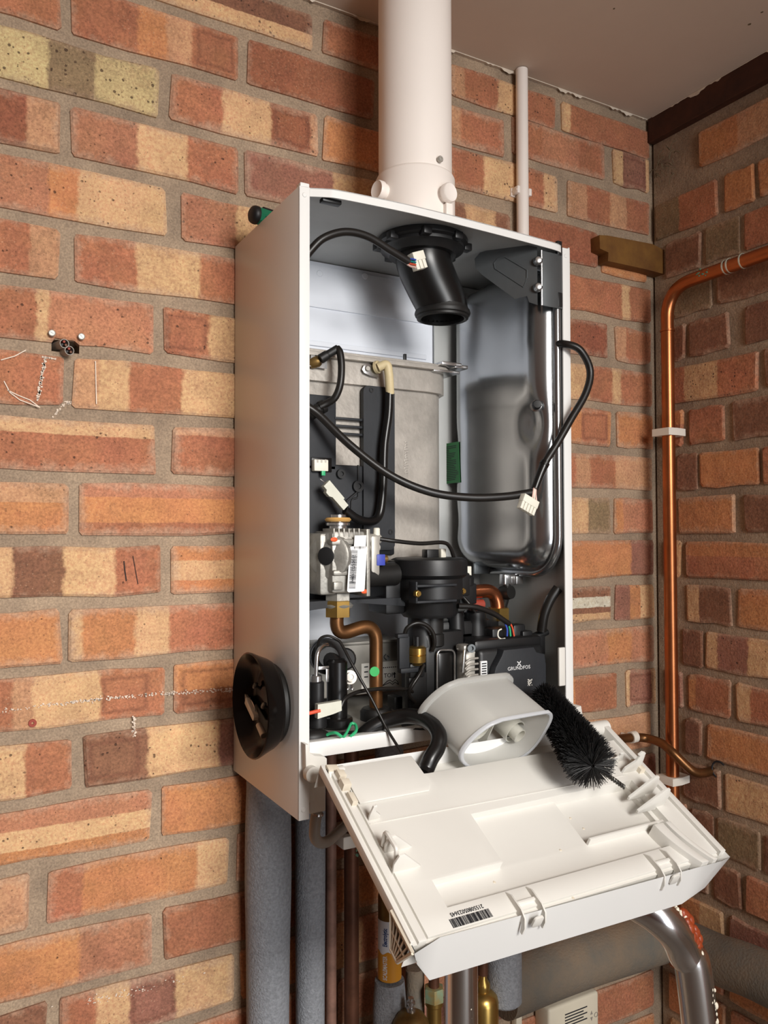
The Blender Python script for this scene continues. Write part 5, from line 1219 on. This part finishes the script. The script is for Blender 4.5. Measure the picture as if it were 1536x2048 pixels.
lb = thing('lagged_pipe', 'short grey foam sleeve below the labelled brass inhibitor', 'pipe', (sx, sy, .8)); bm = lagged('', '', sx, sy, zA+.0005, lambda s: .0235-.003*max(0, 1-s*12)); obj('foam_sleeve', bm, 'foam', lb)
lc = thing('lagged_pipe', 'short grey foam sleeve above the labelled brass inhibitor', 'pipe', (sx, sy, 1.2)); bm = bmnew(); cyl(bm, (sx, sy, zB_+.010), (sx, sy, 1.40), .0200, None, 28, .003); obj('foam_sleeve', bm, 'foam', lc)

# brass valves at the foot of the picture
vx = at(822, 2040, y=-.10).x; zk = at(822, 2012, y=-.10).z
kn = thing('relief_valve', 'round-topped brown valve with a small steel stem', 'valve', (vx, -.10, zk-.09))
bm = bmnew(); lathe(bm, [(0, -.09), (.018, -.09), (.026, -.05), (.0265, -.035), (.024, -.022), (.018, -.012), (.008, -.007), (0, -.006)], (vx, -.10, zk), (0, 0, 1), 32); obj('dome', bm, 'brass_old', kn)
bm = bmnew(); lathe(bm, [(0, -.008), (.0062, -.008), (.0062, -.003), (.0035, -.002), (.0035, .002), (.0058, .003), (.0058, .006), (.004, .0075), (.004, .011), (0, .012)], (vx, -.10, zk), (0, 0, 1), 16); obj('stem', bm, 'steel', kn)
vx = at(868, 2000, y=-.075).x; zk = at(868, 1968, y=-.075).z
v2 = thing('isolating_valve', 'brass valve with a greenish weathered cap, left of the chrome leg', 'valve', (vx, -.075, zk-.09))
bm = bmnew(); lathe(bm, [(0, -.10), (.0105, -.10), (.0105, -.03), (.0125, -.028), (.0125, -.022), (0, -.022)], (vx, -.075, zk), (0, 0, 1), 24); obj('body', bm, 'brass', v2)
bm = bmnew(); hexnut(bm, (vx, -.075, zk-.022), (vx, -.075, zk-.003), .0145, .002); obj('cap', bm, 'brass_green', v2)
bm = bmnew(); cyl(bm, (vx, -.075, zk-.003), (vx, -.075, zk+.10), .0076, None, 16); obj('pipe', bm, 'copper_dirty', v2)
bm = bmnew(); cyl(bm, (vx-.013, -.045, zk-.10), (vx-.013, -.045, zk+.012), .014, .0135, 20, .002); obj('lagging', bm, 'foam_dirty', v2)
vx = at(966, 2005, y=-.085).x; zk = at(966, 1962, y=-.085).z
v3 = thing('filter_valve', 'bulky bottle-shaped brass valve right of the chrome leg', 'valve', (vx, -.085, zk-.09))
bm = bmnew(); lathe(bm, [(0, -.11), (.0225, -.11), (.0225, -.028), (.020, -.020), (.013, -.014), (.010, -.013), (.010, -.010), (.0105, -.007), (.010, -.002), (.006, .004), (.006, .012), (0, .012)], (vx, -.085, zk), (0, 0, 1), 32); obj('body', bm, 'brass', v3)
bm = bmnew(); cyl(bm, (vx, -.085, zk+.01), (vx, -.085, zk+.16), .0076, None, 16); obj('pipe', bm, 'copper_dirty', v3)
# dirty lagged main along the foot of both walls
hz = .978
hf = thing('lagged_main', 'fat dirty foam lagged pipe running along the wall into the corner', 'pipe', (.6, -.05, hz-.04))
bm = bmnew(); a = V((at(1000, 1960, y=-.052).x, -.052, hz-.002)); tube(bm, [a, (.55, -.052, hz+.001), (.752, -.052, hz-.006)], .0425, 30); obj('foam_sleeve', bm, 'foam_dirty', hf)
bm = bmnew(); tube(bm, [(.760, -.010, hz-.008), (.760, -.15, hz-.002), (.760, -.30, hz+.012), (.76, -.9, hz+.02)], .0385, 30); obj('foam_sleeve', bm, 'foam_dirty', hf)
bm = bmnew(); vv = at(1012, 1940, y=-.085); cyl(bm, (vv.x, -.080, at(1012, 2008, y=-.085).z), (vv.x, -.080, 1.2), .0262, None, 30, .004); tag(obj('lagged_branch', bm, 'foam'), 'upright grey foam sleeve standing in front of the dirty lagged main', 'pipe')
# socket box and cable
jb = thing('junction_box', 'cream junction box with small printed notice low on the back wall', 'junction box', (.57, -.02, .85))
a = at(1098, 2012, y=-.034); b = at(1198, 1982, y=-.034); zt_ = (at(1100, 2014, y=-.034).z+at(1195, 1988, y=-.034).z)/2
bm = bmnew(); box(bm, (a.x, -.034, zt_-.09), (b.x, .003, zt_), .005, 3); obj('box', bm, 'box_cream', jb)
bm = bmnew(); pb_ = lambda x, y: at(x, y, y=-.0342)
for k in range(5):
    q0_ = pb_(1130, 2030+k*6); L = .048-.008*(k % 2); box(bm, (q0_.x, -.0345, q0_.z-.0009), (q0_.x+L, -.0339, q0_.z+.0009))
obj('printed_notice', bm, 'ink', jb)
bm = bmnew()
for q, s in (((1183, 2025), 1), ((1183, 2038), -1)):
    p = pb_(*q); prism(bm, [(-.0025, -.003*s), (.0025, -.003*s), (0, .003*s)] if s > 0 else [(-.0025, .003), (0, -.003), (.0025, .003)], p, (1, 0, 0), (0, 0, 1), (0, -1, 0), .0004)
p = pb_(1192, 2029); lathe(bm, [(.0032, 0), (.0040, 0), (.0040, .0005), (.0032, .0005)], p, (0, -1, 0), 16, close=True); obj('printed_symbol', bm, 'hose_grey', jb)
wc = at(1038, 2035, y=-.01); bm = bmnew(); box(bm, (wc.x-.006, -.011, .6), (wc.x+.006, .003, .955), .002); tag(obj('cable_trunking', bm, 'box_cream'), 'narrow cream cable trunking beside the junction box', 'trunking')

# chrome hoop of the step stool
st = thing('step_stool', 'chrome tube hoop with dried paint drips under the dropped panel', 'stool', (.29, -.34, 0))
l_top = at(922, 1900, y=-.253); rA = at(1326, 1838, y=-.424); rB = at(1368, 1900, y=-.424); rC = at(1400, 2048, y=-.430)
hp = [V((l_top.x, -.253, .0)), V((l_top.x, -.253, 1.14)), V((l_top.x+.004, -.254, 1.24)), V((l_top.x+.04, -.268, 1.292)), V((rA.x-.075, -.325, 1.302)), V((rA.x-.030, -.385, 1.272)), V((rA.x, -.420, rA.z)), rB, V((rC.x, rC.y, rC.z)), V((rC.x+.05, -.44, .6)), V((rC.x+.12, -.46, .0))]
bm = bmnew(); tube(bm, hp, .0196, 24, 10); hoop = obj('tube_hoop', bm, 'chrome', st)
# paint runs lie on the tube
Hs = smooth_path(hp, 10)
def on_tube(px, py):
    """nearest point of the hoop to a view line, and the outward direction"""
    d = (CF*FPX+CR*(px-768)+CU*(1024-py)).normalized(); best = None
    for a_, b_ in zip(Hs[:-1], Hs[1:]):
        for k in range(6):
            q = a_.lerp(b_, k/6); t = (q-CAM).dot(d); pt = CAM+d*t; dist = (pt-q).length
            if best is None or dist < best[0]: best = (dist, q, pt, d)
    dist, q, pt, d = best; r_ = .0196
    off = pt-q; dist = min(dist, r_*.98)
    if off.length > 1e-6: off = off.normalized()*dist
    return q+off-d*math.sqrt(r_*r_-dist*dist), d
def blobs(name, spec, m):
    bm = bmnew()
    for px, py, s, e in spec:
        p, d = on_tube(px, py); ball(bm, p+d*s*.80, s, 12, (1, 1, e))
    return obj(name, bm, m, hoop, kind='stuff')
rr = random.Random(12)
blobs('red_paint_patch', [(1372+t*24+rr.uniform(-7, 7), 1824+t*72+rr.uniform(-4, 4), rr.uniform(.0045, .007), 1.2) for t in [i/22 for i in range(23)]], 'drip_red')
blobs('paint_patch', [(1352+rr.uniform(-4, 8)+t*44, 1812+t*96, rr.uniform(.0015, .0032), 1.5) for t in [i/24 for i in range(25)]]+[(1404+rr.uniform(-14, 8), 1945+rr.uniform(-16, 60), rr.uniform(.001, .0026), 1.6) for _ in range(46)]+[(1428+rr.uniform(-24, 6), 2015+rr.uniform(-36, 30), rr.uniform(.001, .003), 1.5) for _ in range(40)]+[(1380+rr.uniform(-10, 10), 1935+rr.uniform(-12, 12), rr.uniform(.002, .0045), 1.2) for _ in range(14)]+[(938+rr.uniform(-8, 6), 2028+rr.uniform(-30, 18), rr.uniform(.0008, .002), 1.3) for _ in range(9)], 'drip_white')
for x0_, x1_ in ((1378, 1392), (1388, 1398), (1399, 1406), (1412, 1402)):
    bm = bmnew(); tube(bm, [on_tube(x0_+(x1_-x0_)*t, 1945+100*t)[0] for t in [i/8 for i in range(9)]], .0012, 6); obj('paint_run', bm, 'drip_white', hoop)

# ------------------------------------------------------------------ tools and loose things
# condensate trap cup lying on the dropped panel
trap = thing('condensate_trap', 'translucent white D-shaped trap cup lying on the dropped panel', 'trap cup', pp(.2, 0, 0))
Dsh = [(.190, .0555), (.248, .0575), (.2570, .0562), (.2625, .0510), (.2640, .042), (.2625, .028), (.2575, .009), (.245, -.007), (.220, -.0155), (.195, -.017), (.172, -.012), (.157, -.001), (.150, .011), (.152, .025), (.161, .039), (.174, .050)]
Dsh = [(v.x, v.y) for v in smooth_path([(a, b, 0) for a, b in Dsh+Dsh[:1]], 3)[:-1]]
dc = (sum(p[0] for p in Dsh)/len(Dsh), sum(p[1] for p in Dsh)/len(Dsh))
AXV = V((-.10, -.998, 0))       # the cup runs back towards the boiler, turned a little
def cupP(u, w, v, s=1., g=0.):
    uu = dc[0]+(u-dc[0])*s; ww = dc[1]+(w-dc[1])*s; L = math.hypot(u-dc[0], w-dc[1]); uu += (u-dc[0])/L*g; ww += (w-dc[1])/L*g
    return pp(uu+.008+(v-.026)*.20, v, ww+(v-.026)*.02)
def shell(bm, secs):
    rings = [[bm.verts.new(cupP(u, w_, v, s, g)) for u, w_ in Dsh] for v, s, g in secs]; n = len(Dsh)
    for A, C in zip(rings[:-1], rings[1:]):
        for k in range(n): bm.faces.new([A[k], A[(k+1) % n], C[(k+1) % n], C[k]])
    return rings
bm = bmnew()
r_ = shell(bm, [(.026, .965, -.0012), (-.040, .95, -.0016), (-.0405, .95, -.0016), (-.0425, .95, 0), (-.0425, .97, .0), (-.0405, .97, .0004), (.024, .985, .0), (.026, .985, .0)])
n_ = len(Dsh)
for k in range(n_): bm.faces.new([r_[-1][k], r_[-1][(k+1) % n_], r_[0][(k+1) % n_], r_[0][k]])
obj('cup_wall', bm, 'trap_plastic', trap, smooth=50)
bm = bmnew(); bm.faces.new([bm.verts.new(cupP(u, w_, -.0395, .955, 0)) for u, w_ in Dsh]); fe = bmesh.ops.extrude_face_region(bm, geom=bm.faces[:]); bmesh.ops.translate(bm, vec=PV*-.0016, verts=[g for g in fe['geom'] if isinstance(g, bmesh.types.BMVert)]); obj('cup_floor', bm, 'trap_plastic', trap)
bm = bmnew(); r_ = shell(bm, [(.0265, .968, -.001), (.0275, .975, 0), (.0275, 1.0, .0006), (.0262, 1.01, .0012), (.0235, 1.01, .0012), (.0235, .985, 0)])
for k in range(n_): bm.faces.new([r_[-1][k], r_[-1][(k+1) % n_], r_[0][(k+1) % n_], r_[0][k]])
obj('front_rim', bm, 'trap_rim', trap, smooth=50)
bm = bmnew(); r_ = shell(bm, [(-.040, .975, 0), (-.040, 1.02, .003), (-.043, 1.03, .0035), (-.046, 1.02, .003), (-.046, .95, 0)])
for k in range(n_): bm.faces.new([r_[-1][k], r_[-1][(k+1) % n_], r_[0][(k+1) % n_], r_[0][k]])
obj('back_flange', bm, 'trap_plastic', trap, smooth=50)
def cupW(u, w_, v): return cupP(u, w_, v)
bm = bmnew(); lathe(bm, [(.0150, 0), (.0150, .042), (.0138, .042), (.0138, 0)], cupW(.244, .013, -.036), PV+PU*.20, 26, close=True); lathe(bm, [(.009, 0), (.009, .050), (.0078, .050), (.0078, 0)], cupW(.244, .013, -.036), PV+PU*.20, 22, close=True); obj('inlet_tube', bm, 'trap_inner', trap)
bm = bmnew(); lathe(bm, [(.0145, 0), (.0145, .040), (.0133, .040), (.0133, 0)], cupW(.192, .022, -.036), PV+PU*.20, 26, close=True); obj('float_tube', bm, 'trap_inner', trap)
bm = bmnew(); a, b = cupW(.215, -.012, -.038), cupW(.219, .052, -.038); ex_ = (PV+PU*.20).normalized(); ff = [bm.verts.new(q) for q in (a, b, b+ex_*.035, a+ex_*.035)]; bm.faces.new(ff); fe = bmesh.ops.extrude_face_region(bm, geom=bm.faces[:]); bmesh.ops.translate(bm, vec=PU*.0014, verts=[g for g in fe['geom'] if isinstance(g, bmesh.types.BMVert)]); obj('divider', bm, 'trap_inner', trap)
bm = bmnew(); p = cupW(.203, .040, -.002); box(bm, p+V((-.006, -.003, -.002)), p+V((.006, .003, .002)), .0015); obj('lug', bm, 'trap_inner', trap)

# flue brush
nearP = PO+PU*.279+PV*.082+PW*.036
tipP = PO+PU*.3105+PV*.1225+PW*.028
nearP = at(1186, 1533, z=nearP.z); farP = at(1088, 1392, y=-.240)
br = thing('flue_brush', 'black bristle flue brush with twisted wire stem leaning into the boiler', 'brush', nearP)
axb = (farP-nearP); Lb = axb.length; axn = axb.normalized(); e1, e2, _ = frame(axn)
bm = bmnew(); rr = random.Random(21)
for k in range(8500):
    t = rr.random()**.9; a = rr.uniform(0, 2*math.pi); c_ = nearP+axn*(t*Lb); rad = (.0305-.0115*t)*rr.uniform(.86, 1.06)
    if t < .06: rad *= .8+.2*t/.06
    d = (e1*math.cos(a)+e2*math.sin(a)+axn*rr.gauss(-.05, .16)).normalized(); s_ = d.cross(axn).normalized()*.00042; n2 = d.cross(s_).normalized()*.00042
    tip = c_+d*rad; st0 = c_+d*.002
    V3 = [bm.verts.new(st0+s_), bm.verts.new(st0-s_), bm.verts.new(st0+n2), bm.verts.new(tip+s_*.7), bm.verts.new(tip-s_*.7), bm.verts.new(tip+n2*.7)]
    bm.faces.new([V3[0], V3[1], V3[4], V3[3]]); bm.faces.new([V3[1], V3[2], V3[5], V3[4]]); bm.faces.new([V3[2], V3[0], V3[3], V3[5]])
obj('bristles', bm, 'bristle', br, smooth=None, kind='stuff')
bm = bmnew(); cyl(bm, nearP+axn*.004, nearP+axn*(Lb*.98), .013, .010, 20); obj('bristle_core', bm, 'bristle', br)
def helix(p0, p1, r, turns, ph, n):
    d = p1-p0; f1, f2, _ = frame(d); return [p0+d*(k/n)+(f1*math.cos(ph+turns*2*math.pi*k/n)+f2*math.sin(ph+turns*2*math.pi*k/n))*r for k in range(n+1)]
for ph in (0, math.pi):
    bm = bmnew(); tube(bm, helix(nearP+axn*.006, tipP, .0014, 7, ph, 90), .0014, 7, raw=True); obj('twisted_wire', bm, 'wire_twist', br)

# magnetic parts dish on the boiler side
tc_ = at(553, 1405, x=0); tc_ = V((0, tc_.y, tc_.z)); ox = V((-1, 0, 0))
ty = thing('parts_dish', 'round glossy black magnetic dish stuck to the left side of the boiler', 'dish', tc_)
bm = bmnew(); lathe(bm, [(0, .010), (.040, .010), (.046, .013), (.0515, .020), (.056, .030), (.0590, .0335), (.0605, .0325), (.0600, .030), (.056, .0215), (.0525, .013), (.050, .009), (.0, .008)], tc_, ox, 64); obj('bowl', bm, 'tray_black', ty, smooth=60)
bm = bmnew(); lathe(bm, [(0, .0002), (.043, .0002), (.0455, .003), (.0455, .0075), (.043, .009), (0, .009)], tc_, ox, 56); obj('magnet_base', bm, 'black_rubber', ty)
# the piece held in it
def dp(px, py, d): return at(px, py, x=-d)
e_ = thing('ceramic_probe', 'small cream ceramic probe with metal ends held in the black dish', 'probe', dp(508, 1420, .016))
a, b = dp(499, 1400, .0165), dp(521, 1446, .0165); d_ = (b-a).normalized(); s_ = ox.cross(d_)
bm = bmnew(); prism(bm, [(0, -.0042), (.032, -.0042), (.0345, -.002), (.0345, .002), (.032, .0042), (0, .0042)], a, d_, s_, ox, .006, .0008); obj('ceramic_body', bm, 'conn_beige' if 0 else 'conn_white', e_)
bm = bmnew(); prism(bm, [(-.018, -.0035), (0, -.0035), (0, .0035), (-.018, .003)], a+ox*.001, d_, s_, ox, .003, .0005); obj('metal_blade', bm, 'dull_steel', e_)
bm = bmnew(); cyl(bm, b+d_*.002+ox*.003, b+d_*.022+ox*.003, .0036, .0042, 16, .0006); obj('metal_cap', bm, 'dull_steel', e_)
bm = bmnew(); tube(bm, [a+s_*.005+ox*.002, a+d_*.010+s_*.007+ox*.002, a+d_*.022+s_*.0065+ox*.002, a+d_*.026+s_*.004+ox*.002], .0008, 6); obj('spring_wire', bm, 'steel', e_)
for k, (q, lbl) in enumerate((((512, 1372), 'dark steel screw lying highest in the black dish'), ((529, 1412), 'dark steel screw beside the ceramic probe in the dish'))):
    p = dp(*q, .0155); bm = bmnew(); lathe(bm, [(0, 0), (.0042, 0), (.0042, .002), (.003, .0032), (0, .0034)], p, (-.8, 0, .5), 14); lathe(bm, [(0, -.012), (.0018, -.012), (.0018, 0), (0, 0)], p, (-.8, 0, .5), 10)
    tag(obj('dark_screw', bm, 'galv'), lbl, 'screw', 'screws in the dish')

# screwdriver on top of the boiler
s0 = at(501, 437, y=-.089); s1 = V((.17, -.045, ZT+.0125)); s0 = V((s0.x, s0.y, ZT+.0122)); dd = (s1-s0).normalized()
sd = thing('screwdriver', 'green and black screwdriver poking out over the boiler top', 'screwdriver', s0)
bm = bmnew(); lathe(bm, [(0, 0), (.007, .0005), (.0105, .003), (.0115, .006), (.0115, .009), (0, .009)], s0, dd, 20); obj('end_cap', bm, 'handle_black', sd)
bm = bmnew(); lathe(bm, [(0, .0085), (.0113, .0085), (.0110, .030), (.0100, .05), (.0085, .062), (.0105, .078), (.008, .085), (0, .086)], s0, dd, 8); obj('grip', bm, 'handle_green', sd)
bm = bmnew(); cyl(bm, s0+dd*.085, s1, .003, None, 12); obj('shaft', bm, 'steel', sd)
for k in range(4):
    f1, f2, _ = frame(dd); a = k*math.pi/2+.4; o_ = (f1*math.cos(a)+f2*math.sin(a))
    bm = bmnew(); tube(bm, [s0+dd*.016+o_*.0105, s0+dd*.04+o_*.0103, s0+dd*.058+o_*.0088], .0022, 8); obj('grip_rib', bm, 'handle_black', sd)

# timber wedge in the wall
Yw = -.022
def wq(x, y): p = at(x, y, y=Yw); return (p.x, p.z)
bm = bmnew(); prism(bm, [wq(*q) for q in ((1199, 470), (1216, 471), (1305, 488), (1328, 500), (1328, 548), (1290, 538), (1216, 522), (1217, 505), (1200, 497))], (0, Yw, 0), (1, 0, 0), (0, 0, 1), (0, 1, 0), .026, .001); tag(obj('wood_block', bm, 'wood_block'), 'notched block of wood fixed high on the wall by the corner', 'wood block')
# screws, cut cable ends and plug in the left wall
def wall_screw(px, py, rot, lbl):
    p = at(px, py, y=-.006); o = thing('wall_screw', lbl, 'screw', p, 'screws in the left wall'); bm = bmnew()
    lathe(bm, [(0, .001), (.0032, .001), (.0042, 0), (.0036, -.003), (.002, -.004), (.002, -.008), (0, -.008)], p, (-.1, -1, 0), 16); obj('head', bm, 'dull_steel', o)
    bm = bmnew(); d = V((math.cos(rot), 0, math.sin(rot))); n_ = V((-d.z, 0, d.x)); prism(bm, [(-.0028, -.0005), (.0028, -.0005), (.0028, .0005), (-.0028, .0005)], p+V((0, -.0008, 0)), d, n_, (0, -1, 0), .0004); obj('slot', bm, 'galv', o)
wall_screw(104, 666, -.6, 'slotted screw head left of the cut cable ends'); wall_screw(163, 673, -.9, 'bright slotted screw head right of the cut cable ends')
for px, py, lbl, r_ in ((129, 687, 'upper cut conduit end poking from the hole in the brick', .0056), (139, 701, 'lower cut conduit end poking from the hole in the brick', .0056)):
    p = at(px, py, y=-.014); q = p+V((-.010, .060, .004)); d = (p-q).normalized()
    o = thing('cable_end', lbl, 'cable', p, 'cut cable ends'); bm = bmnew(); Lq = (p-q).length; lathe(bm, [(r_, 0), (r_, Lq), (r_-.0009, Lq), (r_-.0009, 0)], q, d, 20, close=True); obj('sheath', bm, 'hose_grey', o)
    for k in range(3):
        f1, f2, _ = frame(d); c_ = p-d*.0015+(f1*math.cos(k*2.1)+f2*math.sin(k*2.1))*.0025; bm = bmnew(); cyl(bm, c_-d*.02, c_, .0015, None, 10); obj('core', bm, ('plug_red', 'handle_black', 'copper_dirty')[k], o)
bm = bmnew(); p = at(65, 1446, y=-.0005); lathe(bm, [(.0016, -.012), (.0016, .0015), (.0046, .0015), (.0046, -.012)], p, (0, -1, 0), 16, close=True); tag(obj('wall_plug', bm, 'plug_red'), 'small red wall plug sunk in a pale brick', 'wall plug')
